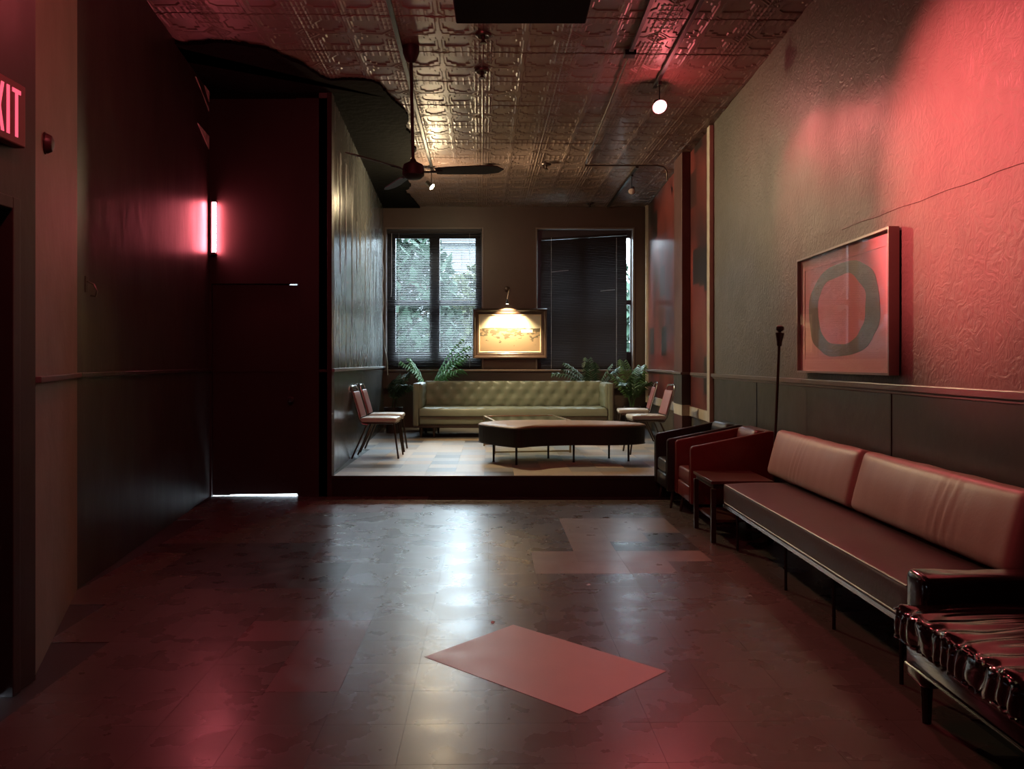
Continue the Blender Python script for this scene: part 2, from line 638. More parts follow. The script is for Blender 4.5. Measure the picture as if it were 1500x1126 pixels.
# mural boards with cream surround
def mural_mat():
    m = bpy.data.materials.new('mural_paint')
    m.use_nodes = True
    N, L = m.node_tree.nodes, m.node_tree.links
    b = N['Principled BSDF']
    b.inputs['Roughness'].default_value = 0.28
    tc = N.new('ShaderNodeTexCoord')
    mp = N.new('ShaderNodeMapping')
    mp.inputs['Rotation'].default_value = (0, R(90), R(0))
    mp.inputs['Scale'].default_value = (1.0, 0.7, 1.0)
    L.new(tc.outputs['Object'], mp.inputs[0])
    n = N.new('ShaderNodeTexNoise')
    n.inputs['Scale'].default_value = 1.1
    n.inputs['Detail'].default_value = 4
    L.new(tc.outputs['Object'], n.inputs['Vector'])
    v = N.new('ShaderNodeTexVoronoi')
    v.distance = 'CHEBYCHEV'
    v.inputs['Scale'].default_value = 1.25
    v.inputs['Randomness'].default_value = 0.75
    L.new(tc.outputs['Object'], v.inputs['Vector'])
    r1 = N.new('ShaderNodeValToRGB')
    r1.color_ramp.elements[0].position = 0.35
    r1.color_ramp.elements[0].color = (0.055, 0.020, 0.020, 1)
    r1.color_ramp.elements[1].position = 0.62
    r1.color_ramp.elements[1].color = (0.20, 0.045, 0.04, 1)
    L.new(n.outputs['Fac'], r1.inputs[0])
    r2 = N.new('ShaderNodeValToRGB')
    r2.color_ramp.interpolation = 'LINEAR'
    r2.color_ramp.elements[0].position = 0.26
    r2.color_ramp.elements[0].color = (0, 0, 0, 1)
    r2.color_ramp.elements[1].position = 0.30
    r2.color_ramp.elements[1].color = (1, 1, 1, 1)
    L.new(v.outputs['Distance'], r2.inputs[0])
    mx = N.new('ShaderNodeMix')
    mx.data_type = 'RGBA'
    mx.inputs['A'].default_value = (0.030, 0.022, 0.022, 1)
    L.new(r2.outputs[0], mx.inputs['Factor'])
    L.new(r1.outputs[0], mx.inputs['B'])
    L.new(mx.outputs['Result'], b.inputs['Base Color'])
    MATS['mural_paint'] = m
mural_mat()
mu = thing('mural', 'abstract maroon mural with dark blocks inside a cream painted border', 'mural', (XR(11.6), 11.6, 0.66), 0, kind='structure')
def mu_part(name, y0, y1, z0, z1, d0, d1, m, **k):
    P, a, b = rw(y0, y1, z0 - .66, z1 - .66, d0, d1)
    P = [(p[0] - XR(11.6), p[1] - 11.6) for p in P]
    return MB().prism(P, a, b).build(name, m, mu, **k)
mu_part('painted_board', 9.40, 10.485, 0.78, C - .01, 0.001, 0.015, 'mural_paint')
mu_part('painted_board', 11.035, 14.0, 0.78, C - .01, 0.001, 0.015, 'mural_paint')
mu_part('border_strip', 9.27, 9.40, 0.66, C - .01, 0.001, 0.05, 'cream_paint', bevel=.003)
mu_part('border_strip', 13.98, 14.10, 0.66, C - .01, 0.001, 0.05, 'cream_paint', bevel=.003)
mu_part('border_strip', 9.40, 10.485, 0.66, 0.78, 0.001, 0.03, 'cream_paint')
mu_part('border_strip', 11.035, 13.98, 0.66, 0.78, 0.001, 0.03, 'cream_paint')

# ---- back wall with two window openings
W1 = (-2.094, -0.409)
W2 = (0.566, 2.25)
ZW0, ZW1 = 1.23, 3.70
wb = MB()
xl, xr = XA(YB) - .3, 2.8
wb.box((xl, YB, -.1), (xr, YB + .28, ZW0))
wb.box((xl, YB, ZW1), (xr, YB + .28, C + .1))
wb.box((xl, YB, ZW0), (W1[0], YB + .28, ZW1))
wb.box((W1[1], YB, ZW0), (W2[0], YB + .28, ZW1))
wb.box((W2[1], YB, ZW0), (xr, YB + .28, ZW1))
tag(wb.build('wall_back', 'back_paint'), 'dark brown end wall with two tall windows', 'wall', kind='structure')
sl = MB().box((XA(YB - .1) + .01, YB - 0.16, ZW0 - 0.035), (XR(YB) - 0.09, YB + 0.03, ZW0 - 0.003))
o = sl.build('trim_3', mat('sill_paint', (0.12, 0.085, 0.07), 0.3), bevel=0.005)
tag(o, 'long brown window ledge across the end wall', 'window ledge', kind='structure')
MB().box((XA(YB - .1) + .01, YB - 0.13, ZW0 - 0.33), (XR(YB) - 0.09, YB - 0.10, ZW0 - 0.036)).build('apron_board', 'back_paint', o)
mat('sash_paint', (0.035, 0.035, 0.038), 0.4)
glass_mat('pane_glass', (0.93, 0.96, 0.95), 0.5, 0.0)
for k, (x0, x1) in enumerate((W1, W2)):
    wn = thing('window_%d' % (k + 1), 'tall dark framed four pane window behind %s blind' % ('the open slatted' if k == 0 else 'the closed crooked'), 'window', ((x0 + x1) / 2, YB + .2, ZW0), kind='structure')
    hw, hh = (x1 - x0) / 2, ZW1 - ZW0
    f = MB()
    re_ = .12 if k == 0 else .02
    f.box((-hw, -.05, 0), (-hw + .14, .05, hh)).box((hw - re_, -.05, 0), (hw, .05, hh))
    f.box((-hw + .14, -.05, 0), (hw - re_, .05, .31)).box((-hw + .14, -.05, hh - .13), (hw - re_, .05, hh))
    f.box((-.095, -.05, .31), (.085, .05, hh - .13))
    f.build('window_frame', 'sash_paint', wn)
    f = MB()
    zm = 1.19
    f.box((-hw + .14, -.045, zm - .04), (-.095, .045, zm + .045)).box((.085, -.045, zm - .04), (hw - re_, .045, zm + .045))
    f.build('meeting_rail', 'sash_paint', wn)
    for xa, xb in ((-hw + .14, -.095), (.085, hw - re_)):
        for za, zb in ((.31, zm - .04), (zm + .045, hh - .13)):
            MB().box((xa, -.004, za), (xb, .004, zb)).build('pane', 'pane_glass', wn)
    # thin casing proud of the wall
    f = MB()
    d = YB + .2
    cz = -0.2
    f.box((-hw - .03, cz - .02, -.0), (-hw, cz + .02, hh + .03)).box((hw, cz - .02, 0), (hw + .03, cz + .02, hh + .03)).box((-hw, cz - .02, hh), (hw, cz + .02, hh + .03))
    f.build('casing', mat('casing_paint', (0.14, 0.115, 0.10), 0.35), wn, bevel=.004)

# ---- alcove left wall
def aw(y0, y1, d0, d1):
    return [(XA(y0) + d0, y0), (XA(y1) + d0, y1), (XA(y1) + d1, y1), (XA(y0) + d1, y0)]
al = MB().prism(aw(YS, YB + .1, -0.12, 0.0), 0.0, C + .05).build('wall_alcove', 'alcove_paint')
tag(al, 'grey glossy peeling side wall of the stage alcove', 'wall', kind='structure')
for y0, y1 in ((YS + .02, 10.9), (10.9, YB - .03)):
    MB().prism(aw(y0 + .004, y1 - .004, 0.0, 0.010), ZS, 1.255).build('wainscot_panel', mat('alcove_wainscot', (0.075, 0.080, 0.077), 0.22, noise_amt=0.1, noise_scale=3, bump=0.05, bump_scale=6, rough_var=0.05), al, bevel=.002, bseg=1)
r = MB().prism(aw(YS + .01, YB - .02, 0.0, 0.04), 1.255, 1.29)
tag(r.build('trim_4', mat('pale_rail', (0.30, 0.31, 0.31), 0.3), bevel=.006), 'pale chair rail along the grey alcove wall', 'chair rail', kind='structure')
# peeled runs of paint
random.seed(21)
for k in range(9):
    y = 8.9 + k * 0.46 + random.uniform(-.15, .15)
    zt = 3.5 - k * 0.06 + random.uniform(-.2, .3)
    zb = 1.75 + random.uniform(0, .9)
    n = 16
    L_, R_ = [], []
    wd = random.uniform(.05, .13)
    for q in range(n + 1):
        t = q / n
        z = zt + (zb - zt) * t
        ww = wd * (1 - t) ** .6 * (0.7 + 0.5 * noise.noise(Vector((k * 3.1, z * 3, 0))))
        cxy = y + 0.05 * noise.noise(Vector((k, z * 2, 9)))
        L_.append((cxy - ww, z))
        R_.append((cxy + ww, z))
    P = L_ + R_[::-1]
    vs = [(XA(p[0]) + 0.0005, p[0], p[1]) for p in P] + [(XA(p[0]) + 0.004, p[0], p[1]) for p in P]
    m = len(P)
    fs = [tuple(range(m)), tuple(range(2 * m - 1, m - 1, -1))] + [(i, (i + 1) % m, m + (i + 1) % m, m + i) for i in range(m)]
    MB().add(vs, fs).build('peeled_run', 'peeled_paint', al)

# ---- partition wall (with door) and left walls
XD0, XD1, ZD = -2.965, -2.09, 2.145
pw = MB()
pw.box((XD1, YS, 0), (XA(YS), YS + .1, 4.02))
pw.box((-3.2, YS, ZD + .002), (XD1, YS + .1, 4.02))
pw.box((-3.2, YS, 0), (XD0, YS + .1, ZD + .002))
pw.box((XD0 - .01, YS + .078, 0), (XD0 + .03, YS + .1, ZD))
pw.box((XD1 - .03, YS + .078, 0), (XD1 + .01, YS + .1, ZD))
pw.box((XD0, YS + .078, ZD - .035), (XD1 - .11, YS + .1, ZD + .01))
o = pw.build('wall_partition', 'left_paint')
tag(o, 'dark red partition wall with a door beside the stage', 'wall', kind='structure')
hd = MB().box((-3.2, YS + .02, 4.026), (XA(YS) , YS + .1, C + .02))
random.seed(9)
x = -3.2
while x < XA(YS):
    ww = random.uniform(.05, .22)
    if random.random() < .62:
        hd.box((x, YS - .005, 4.01), (x + ww, YS + .06, 4.045))
    x += ww
hd.build('header_board', 'flat_black', o)
MB().box((XD1 - .0, YS - .006, 1.255), (XA(YS) - .03, YS, 1.28)).build('rail', 'left_paint', o)
MB().box((XA(YS) - .035, YS - .012, 0.0), (XA(YS) + 0.012, YS + .11, C)).build('corner_board', 'left_paint', o, bevel=.004)
# door leaf
dr = thing('door_1', 'dark red flush door with daylight showing under it', 'door', ((XD0 + XD1) / 2, YS + .03, 0.0), kind='structure')
wd = (XD1 - XD0) / 2
lf = MB().add([(-wd + .004, 0, .012), (wd - .004, 0, .024), (wd - .004, .045, .024), (-wd + .004, .045, .012),
               (-wd + .004, 0, ZD), (wd - .004, 0, ZD - .012), (wd - .004, .045, ZD - .012), (-wd + .004, .045, ZD)],
              [(0, 3, 2, 1), (4, 5, 6, 7), (0, 1, 5, 4), (1, 2, 6, 5), (2, 3, 7, 6), (3, 0, 4, 7)])
lf.build('door_leaf', 'left_paint', dr)
MB().box((-wd, -.012, 1.255), (wd, 0.0, 1.275)).build('rail', 'left_paint', dr)
MB().lathe([(.024, 0), (.026, .012), (.012, .02), (.012, .045), (.028, .052), (.03, .07), (.02, .082), (.001, .084)], 16,
           Matrix.Translation((wd - .07, 0, .98)) @ Matrix.Rotation(R(90), 4, 'X')).build('door_knob', 'bronze_metal', dr, smooth=True)
MB().box((-wd + .004, .046, .0), (-wd + .16, .06, .045)).build('bottom_weatherstrip', 'flat_black', dr)
# left walls
def lwall(name, p0, p1, label, m='left_paint', z1=C + .05, th=.12, side=-1):
    a, b = Vector(p0), Vector(p1)
    n = Vector((-(b - a).y, (b - a).x)).normalized() * th
    return tag(MB().prism([tuple(a), tuple(b), tuple(b + n), tuple(a + n)], 0, z1).build(name, m), label, 'wall', kind='structure')
wl = lwall('wall_left', (-2.55, 4.8), (-2.99, YS + .05), 'dark glossy red side wall next to the neon tube')
wa = lwall('wall_left_return', (-2.01, 3.43), (-2.55, 4.8), 'angled wall strip with warm light put into its paint beside the exit door', 'strip_warm_lit')
# rails on them
def lrail(nm, p0, p1, m, label):
    a, b = Vector(p0), Vector(p1)
    n = Vector(((b - a).y, -(b - a).x)).normalized() * .03
    tag(MB().prism([tuple(a), tuple(b), tuple(b + n), tuple(a + n)], 1.262, 1.29).build(nm, m, bevel=.004), label, 'chair rail', kind='structure')
lrail('trim_5', (-2.55, 4.8), (-2.985, YS - .01), 'left_paint', 'dark chair rail along the glossy red side wall')
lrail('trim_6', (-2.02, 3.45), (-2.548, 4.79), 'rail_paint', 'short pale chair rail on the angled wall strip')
# wall with exit door
we = MB()
DY0, DY1, DZ = 2.30, 3.30, 2.02
we.box((-2.12, -2.2, 0), (-2.0, DY0, C + .05))
we.box((-2.12, DY0, DZ), (-2.0, DY1, C + .05))
we.box((-2.12, DY1, 0), (-2.0, 3.43, C + .05))
tag(we.build('wall_exit', 'left_paint'), 'dark wall holding the exit door', 'wall', kind='structure')
dr = thing('door_2', 'dark exit door under the red lit sign', 'door', (-2.06, (DY0 + DY1) / 2, 0), kind='structure')
hw = (DY1 - DY0) / 2
f = MB().box((-.02, -hw + .05, .01), (.02, hw - .05, DZ - .05)).build('door_leaf', 'door_paint', dr)
f = MB().box((-.06, -hw, 0), (.075, -hw + .05, DZ)).box((-.06, hw - .05, 0), (.075, hw, DZ)).box((-.06, -hw + .05, DZ - .05), (.075, hw - .05, DZ))
f.build('door_frame', 'left_paint', dr, bevel=.004)
MB().box((.02, -.35, .98), (.05, .35, 1.02)).build('push_bar', 'bronze_metal', dr, bevel=.006)
# wall behind the camera
tag(MB().box((-2.3, -2.35, 0), (2.6, -2.2, C + .05)).build('wall_front', 'left_paint'), 'dark wall closing the lower room', 'wall', kind='structure')
# pale torn plaster by the corner
def lw_pt(y, z, d=0.004):
    t = (y - 4.8) / (YS + .05 - 4.8)
    return (-2.55 - .44 * t + d, y, z)
for nm, P in (('plaster_scar', [(7.63, 3.62), (8.08, 3.62), (8.08, 3.49)]), ('plaster_scar', [(7.55, 4.03), (7.62, 4.03), (8.08, 3.87), (8.08, 3.90)]), ('plaster_scar', [(7.9, 4.07), (8.09, 4.07), (8.09, 3.97)])):
    vs = [lw_pt(a, b, .001) for a, b in P] + [lw_pt(a, b, .008) for a, b in P]
    m = len(P)
    MB().add(vs, [tuple(range(m)), tuple(range(2 * m - 1, m - 1, -1))] + [(i, (i + 1) % m, m + (i + 1) % m, m + i) for i in range(m)]).build(nm, mat('plaster', (0.75, 0.72, 0.68), 0.8, noise_amt=.3, noise_scale=12), wl, label='torn pale plaster scar')

# ================================================================== OUTSIDE
gy = MB().box((-9, YB + .3, -3.1), (9, 40, -3.0)).build('ground', mat('yard_ground', (0.22, 0.22, 0.20), 0.9, noise_amt=.2, noise_scale=2))
tag(gy, 'pale yard far below the windows', 'ground', kind='structure')
hf = MB().box((-6, YS + .1, -0.1), (XA(YS) - .13, 12, -0.002)).build('floor_hall', mat('hall_floor', (0.55, 0.55, 0.53), 0.5))
tag(hf, 'pale daylit floor behind the partition door', 'floor', kind='structure')
mat('leaf_green', (0.020, 0.036, 0.024), 0.7, spec=.1, objvar=.1)
mat('leaf_yellow', (0.034, 0.042, 0.020), 0.7, spec=.1)
mat('bark', (0.08, 0.06, 0.045), 0.8)


def tree(label, x, y, z0, height, rx, rz, n, m, seed):
    rnd = random.Random(seed)
    t = thing('tree', label, 'tree', (x, y, z0), 0, 'trees outside the window')
    tr = MB().tube([(0, 0, 0), (.05, 0, height * .3), (-.04, .02, height * .6), (0, 0, height * .85)], [.16, .13, .09, .03], 8)
    for k in range(7):
        a = rnd.uniform(0, 2 * PI)
        b = height * rnd.uniform(.35, .7)
        tr.tube([(0, 0, b), (math.cos(a) * rx * .4, math.sin(a) * rx * .4, b + rz * .3), (math.cos(a) * rx * .75, math.sin(a) * rx * .75, b + rz * .45)], [.05, .03, .01], 5)
    tr.build('trunk', 'bark', t, smooth=True)
    lf = MB()
    for k in range(n):
        while True:
            p = Vector((rnd.uniform(-1, 1), rnd.uniform(-1, 1), rnd.uniform(-1, 1)))
            if .15 < p.length < 1 and noise.noise(p * 2.6 + Vector((seed, 0, 0))) > -.16:
                break
        c = Vector((p.x * rx, p.y * rx, height * .62 + p.z * rz))
        s = rnd.uniform(.14, .27)
        q = Matrix.Rotation(rnd.uniform(0, 6.28), 3, 'Z') @ Matrix.Rotation(rnd.uniform(-1.2, 1.2), 3, 'X')
        vs = [c + q @ Vector(v) * s for v in ((-.5, 0, 0), (0, -.9, .05), (.5, 0, 0), (0, .9, .05))]
        lf.add(vs, [(0, 1, 2, 3)])
    o = lf.build('foliage', m, t)
    o['kind'] = 'stuff'
tree('tall leafy green tree filling the view through the slatted window', -3.1, 20.0, -3.0, 8.2, 2.0, 3.7, 5000, 'leaf_green', 3)
tree('yellowish lower tree in front of the grey building', -0.7, 25.2, -3.0, 7.2, 1.8, 3.0, 3600, 'leaf_yellow', 5)
tree('leafy green tree beyond the corner of the alcove', -8.6, 21.5, -3.0, 8.2, 2.2, 3.7, 4800, 'leaf_green', 9)
tree('tall green tree behind the closed blind', 2.6, 24.5, -3.0, 8.0, 1.5, 3.4, 3000, 'leaf_green', 13)
bl = thing('building', 'grey building with rows of windows behind the trees', 'building', (1.0, 33, -3.0))
mat('pale_render', (0.060, 0.063, 0.066), 0.8, noise_amt=.05, noise_scale=1)
MB().box((-14, 0, 0), (3.4, 5, 9.2)).build('facade', 'pale_render', bl)
MB().box((-14.2, -.25, 9.2), (3.6, 5, 9.5)).build('cornice', 'pale_render', bl)
for i in range(-5, 4):
    for k in range(3):
        wv = MB().box((-3.7 + i * 1.7, -.06, 1.2 + k * 3), (-2.8 + i * 1.7, .02, 2.9 + k * 3)).build('window', 'sash_paint', bl)

# ================================================================== BLINDS
mat('blind_metal', (0.020, 0.017, 0.019), 0.5, spec=.25)
mat('cord', (0.6, 0.6, 0.58), 0.6)


def blind(label, x0, x1, tilt, loc, skew, pitch, nsl, droop=None):
    t = thing('venetian_blind', label, 'blind', loc)
    W = x1 - x0
    mb = MB()
    sw = 0.036
    vs, fs = [], []
    for k, xx in enumerate((-W / 2, W / 2)):
        for q in range(4):
            u = q / 3 - .5
            yy, zz = u * sw, 0.0035 * (1 - 4 * u * u)
            yy, zz = yy * math.cos(tilt) - zz * math.sin(tilt), yy * math.sin(tilt) + zz * math.cos(tilt)
            vs.append((xx, yy, zz))
    for q in range(3):
        fs.append((q, q + 1, 5 + q, 4 + q))
    mb.add(vs, fs)
    sm = mb.mesh('slat')
    sm.materials.append(MATS['blind_metal'])
    hr = MB().box((-W / 2, -.02, -.03), (W / 2, .02, .01)).build('headrail', 'blind_metal', t, bevel=.003)
    hr.rotation_euler.y = skew
    rnd = random.Random(int(W * 100) + nsl)
    for k in range(nsl):
        f = k / nsl
        o = obj('slat', sm, None, t, (0, 0, -.05 - k * pitch))
        sk = skew * (1 - f) + (droop or 0) * f
        o.rotation_euler = (rnd.gauss(0, .015), sk + rnd.gauss(0, .0012), 0)
    zb = -.05 - nsl * pitch
    br = MB().box((-W / 2, -.012, -.02), (W / 2, .012, 0)).build('bottom_rail', 'blind_metal', t, bevel=.003, loc=(0, 0, zb))
    br.rotation_euler.y = droop or 0
    for xx in (-W * .38, W * .38):
        MB().tube([(xx, -.022, -.03), (xx, -.022, zb)], .0025, 5).build('ladder_cord', 'cord', t)
    return t
PIT = 0.0305
b1 = blind('open dark venetian blind showing greenery through its slats', -2.075, -.43, R(27), (-1.2525, YB + .045, 3.66), 0, PIT, 77)
b2 = blind('closed black venetian blind hanging crooked in the window', .66, 2.175, R(72), (1.39, YB + .045, 3.585), R(-3.4), PIT, 75, droop=R(-1.2))
MB().tube([(-.95 + .2, -.03, -.03), (-.75, -.035, -1.0), (-.76, -.03, -1.15)], .005, 6).build('tilt_wand', 'cord', b1, smooth=True)
# glints on bent slats of the closed blind, put in as pale bars
for (xx, zz, ln, rr) in ((-.42, -.62, .30, -.10), (.42, -.96, .26, -.09)):
    o = MB().box((-ln / 2, -.03, -.004), (ln / 2, -.022, .004)).build('slat_glint', mat('slat_glint', (.4, .4, .42), .3), b2, loc=(xx, 0, zz))
    o.rotation_euler.y = rr
# loose cable by the left window
cb = MB()
pts = [(XA(13.9) + .02, 13.9, 3.55 - k * .105 + 0) for k in range(24)]
pts = [(p[0] + .012 * math.sin(i * 1.3) + max(0, i - 15) * .012, p[1], p[2]) for i, p in enumerate(pts)]
cb.tube(pts, .006, 6)
tag(cb.build('cable', 'cord', smooth=True), 'loose pale cable hanging beside the slatted window', 'cable')

# ================================================================== TUFTED SOFA
mat('sage_vinyl', (0.215, 0.250, 0.19), 0.36, noise_amt=.06, noise_scale=5, bump=.05, bump_scale=30)
mat('sage_button', (0.20, 0.21, 0.15), 0.4)
mat('dark_wood', (0.035, 0.022, 0.016), 0.35, noise_amt=.2, noise_scale=8)


def tuft_field(W, Hh, cols, rows, depth, stagger=True):
    """returns button list and height function on a W x Hh panel centred in u, base v=0"""
    bt = []
    for r_ in range(rows):
        off = .5 if (stagger and r_ % 2) else 0
        for c in range(cols + 1):
            u = (c + off) / cols
            if 0.01 < u < .99:
                bt.append((-W / 2 + u * W, Hh * (r_ + .5) / rows))
    def h(u, v):
        d = min(math.hypot(u - a, v - b) for a, b in bt)
        return -depth * math.exp(-(d / .038) ** 2) - depth * .35 * math.exp(-(d / .10) ** 2)
    return bt, h


def tufted_panel(name, parent, W, Hh, th, cols, rows, depth, M, button_r=.014, round_=.03):
    """cushion slab: front face toward local -Y, tufted"""
    bt, h = tuft_field(W, Hh, cols, rows, depth)
    nu, nv = int(W / .035), max(8, int(Hh / .035))
    mb = MB()
    vs, fs = [], []
    for i in range(nu + 1):
        for j in range(nv + 1):
            u, v = -W / 2 + W * i / nu, Hh * j / nv
            e = min(u + W / 2, W / 2 - u, v, Hh - v)
            edge = -round_ * max(0, 1 - e / .05) ** 2
            vs.append(M @ Vector((u, -th - h(u, v) * 1 - edge, v)))
    for i in range(nu):
        for j in range(nv):
            a = i * (nv + 1) + j
            fs.append((a, a + nv + 1, a + nv + 2, a + 1))
    # back
    ring = [i * (nv + 1) for i in range(nu + 1)] + [nu * (nv + 1) + j for j in range(1, nv + 1)] + [i * (nv + 1) + nv for i in range(nu - 1, -1, -1)] + [j for j in range(nv - 1, 0, -1)]
    base = len(vs)
    for k in ring:
        p = M.inverted() @ Vector(vs[k])
        vs.append(M @ Vector((p.x, 0, p.z)))
    n = len(ring)
    for k in range(n):
        fs.append((ring[k], base + k, base + (k + 1) % n, ring[(k + 1) % n]))
    fs.append(tuple(base + k for k in range(n)))
    mb.add(vs, fs)
    o = mb.build(name, 'sage_vinyl', parent, smooth=True, angle=60)
    bm = MB().lathe([(.001, .008), (button_r * .7, .006), (button_r, 0), (button_r, -.004)][::-1], 8).mesh('button', smooth=True)
    bm.materials.append(MATS['sage_button'])
    for a, b in bt:
        p = M @ Vector((a, -th - h(a, b) - .001, b))
        ob = obj('button', bm, None, o)
        q = (M.to_3x3() @ Vector((0, -1, 0))).to_track_quat('Z', 'Y')
        ob.location = p
        ob.rotation_euler = q.to_euler()
    return o
SW = 3.06
sofa = thing('tufted_sofa', 'long sage green button tufted sofa under the windows', 'sofa', (.125, 12.7, ZS))
SD = .92
# local: front at y=-.46, back at y=+.46
MB().box((-SW / 2 + .02, -.44, .15), (SW / 2 - .02, .44, .19)).build('base_frame', 'dark_wood', sofa, bevel=.005)
MB().softbox((SW - .18, .80, .14), .03, (16, 6, 3), (0, -.03, .26)).build('seat_base', 'sage_vinyl', sofa, smooth=True, angle=60)
# seat cushion tufted on top: panel rotated so that -Y local -> +Z
Ms = Matrix.Translation((0, -.45, .33)) @ Matrix.Rotation(R(-90), 4, 'X')
seat = tufted_panel('seat_cushion', sofa, SW - .20, .66, .13, 13, 3, .034, Matrix.Translation((0, -.45, .33)) @ Matrix(((1, 0, 0, 0), (0, 0, 1, 0), (0, -1, 0, 0), (0, 0, 0, 1))))
Mb = Matrix.Translation((0, .34, .42)) @ Matrix.Rotation(R(-6), 4, 'X')
tufted_panel('backrest', sofa, SW - .20, .42, .14, 13, 3, .034, Mb)
MB().softbox((SW, .12, .66), .025, (16, 3, 6), (0, .40, .50)).build('back_shell', 'sage_vinyl', sofa, smooth=True, angle=60)
for s in (-1, 1):
    MB().softbox((.09, .84, .66), .025, (3, 8, 6), (s * (SW / 2 - .045), -.03, .50)).build('arm', 'sage_vinyl', sofa, smooth=True, angle=60)
    Ma = Matrix.Translation((s * (SW / 2 - .09), -.06, .44)) @ Matrix.Rotation(R(90 * (-s)), 4, 'Z')
    tufted_panel('arm_pad', sofa, .74, .385, .06, 4, 3, .026, Ma)
for x in (-SW / 2 + .12, -SW / 2 + .32, -.45, .45, SW / 2 - .32, SW / 2 - .12):
    for y in (-.40, .38):
        MB().lathe([(.016, 0), (.02, .06), (.026, .15)], 10).build('leg', 'dark_wood', sofa, loc=(x, y, 0), smooth=True)

# ================================================================== KIDNEY BENCH
mat('bench_vinyl', (0.014, 0.012, 0.012), 0.42, bump=.06, bump_scale=30)
mat('bench_top', (0.36, 0.235, 0.15), 0.5, noise_amt=.12, noise_scale=5, bump=.06, bump_scale=40)
ctrl = [(-.31, 9.50), (-.10, 9.12), (.13, 8.86), (.30, 8.98), (.50, 9.08), (.84, 9.14), (1.20, 9.13), (1.50, 9.22), (1.63, 9.42), (1.50, 9.68), (1.25, 9.86), (.95, 9.90), (.62, 9.97), (.30, 10.02), (-.02, 9.93), (-.22, 9.75)]
bc = (.65, 9.45)
def catmull(P, n=6):
    out = []
    k = len(P)
    for i in range(k):
        p0, p1, p2, p3 = (Vector(P[(i + q) % k]) for q in (-1, 0, 1, 2))
        for j in range(n):
            t = j / n
            out.append(0.5 * ((2 * p1) + (p2 - p0) * t + (2 * p0 - 5 * p1 + 4 * p2 - p3) * t * t + (3 * p1 - p0 - 3 * p2 + p3) * t ** 3))
    return out
ol = [(p.x - bc[0], p.y - bc[1]) for p in catmull(ctrl)]
bench = thing('lobed_bench', 'black sided lobed bench with brown padded top on thin legs', 'bench', (bc[0], bc[1], ZS))
zb0, zb1 = .205, .425
MB().prism(ol, zb0, zb1 - .02).build('body', 'bench_vinyl', bench)
tp = MB()
n = len(ol)
rings = [(1.0, zb1 - .02), (1.004, zb1 - .008), (.995, zb1), (.97, zb1 + .008), (.8, zb1 + .016), (.4, zb1 + .02)]
vs = [(x * s, y * s, z) for s, z in rings for x, y in ol] + [(0, 0, zb1 + .021)]
fs = [(r_ * n + i, r_ * n + (i + 1) % n, (r_ + 1) * n + (i + 1) % n, (r_ + 1) * n + i) for r_ in range(len(rings) - 1) for i in range(n)]
fs += [((len(rings) - 1) * n + i, (len(rings) - 1) * n + (i + 1) % n, len(vs) - 1) for i in range(n)]
tp.add(vs, fs).build('padded_top', 'bench_top', bench, smooth=True, angle=50)
MB().tube([(x * 1.004, y * 1.004, zb1 - .012) for x, y in ol], .006, 6, closed=True).build('piping', 'bench_vinyl', bench, smooth=True)
MB().tube([(x * 1.003, y * 1.003, zb0 + .006) for x, y in ol], .006, 6, closed=True).build('piping', 'bench_vinyl', bench, smooth=True)
for x, y in ((-.133, 9.30), (.125, 9.0), (.515, 9.62), (.786, 9.24), (1.24, 9.62), (1.43, 9.34)):
    MB().lathe([(.014, 0), (.014, .01), (.012, .012), (.013, zb0 + .004)], 10).build('leg', 'black_metal', bench, loc=(x - bc[0], y - bc[1], 0), smooth=True)

# ================================================================== GLASS TABLE
glass_mat('table_glass', (0.80, 0.86, 0.84), 0.9, 0.02)
gt = thing('glass_coffee_table', 'low metal framed glass coffee table behind the lobed bench', 'table', (.27, 10.66, ZS), R(9))
tw, td, th = .50, .50, .415
f = MB()
for a, b in (((-tw, -td), (tw, -td + .035)), ((-tw, td - .035), (tw, td)), ((-tw, -td + .035), (-tw + .035, td - .035)), ((tw - .035, -td + .035), (tw, td - .035))):
    f.box((a[0], a[1], th - .03), (b[0], b[1], th))
f.build('top_frame', 'brass', gt, bevel=.003)
MB().box((-tw + .035, -td + .035, th - .016), (tw - .035, td - .035, th - .006)).build('glass_top', 'table_glass', gt)
for sx in (-1, 1):
    for sy in (-1, 1):
        MB().box((sx * (tw - .012) - .012, sy * (td - .012) - .012, 0), (sx * (tw - .012) + .012, sy * (td - .012) + .012, th - .03)).build('leg', 'brass', gt)
f = MB().box((-tw + .024, -td, .012), (tw - .024, -td + .02, .03)).build('stretcher', 'brass', gt)
f = MB().box((-tw + .024, td - .02, .012), (tw - .024, td, .03)).build('stretcher', 'brass', gt)

# ================================================================== STACKING CHAIRS
mat('rose_vinyl', (0.30, 0.10, 0.10), 0.4, bump=.04, bump_scale=40)
mat('seat_vinyl', (0.62, 0.60, 0.56), 0.34, bump=.05, bump_scale=30)
mat('chair_tube', (0.10, 0.075, 0.06), 0.3, metal=.8)


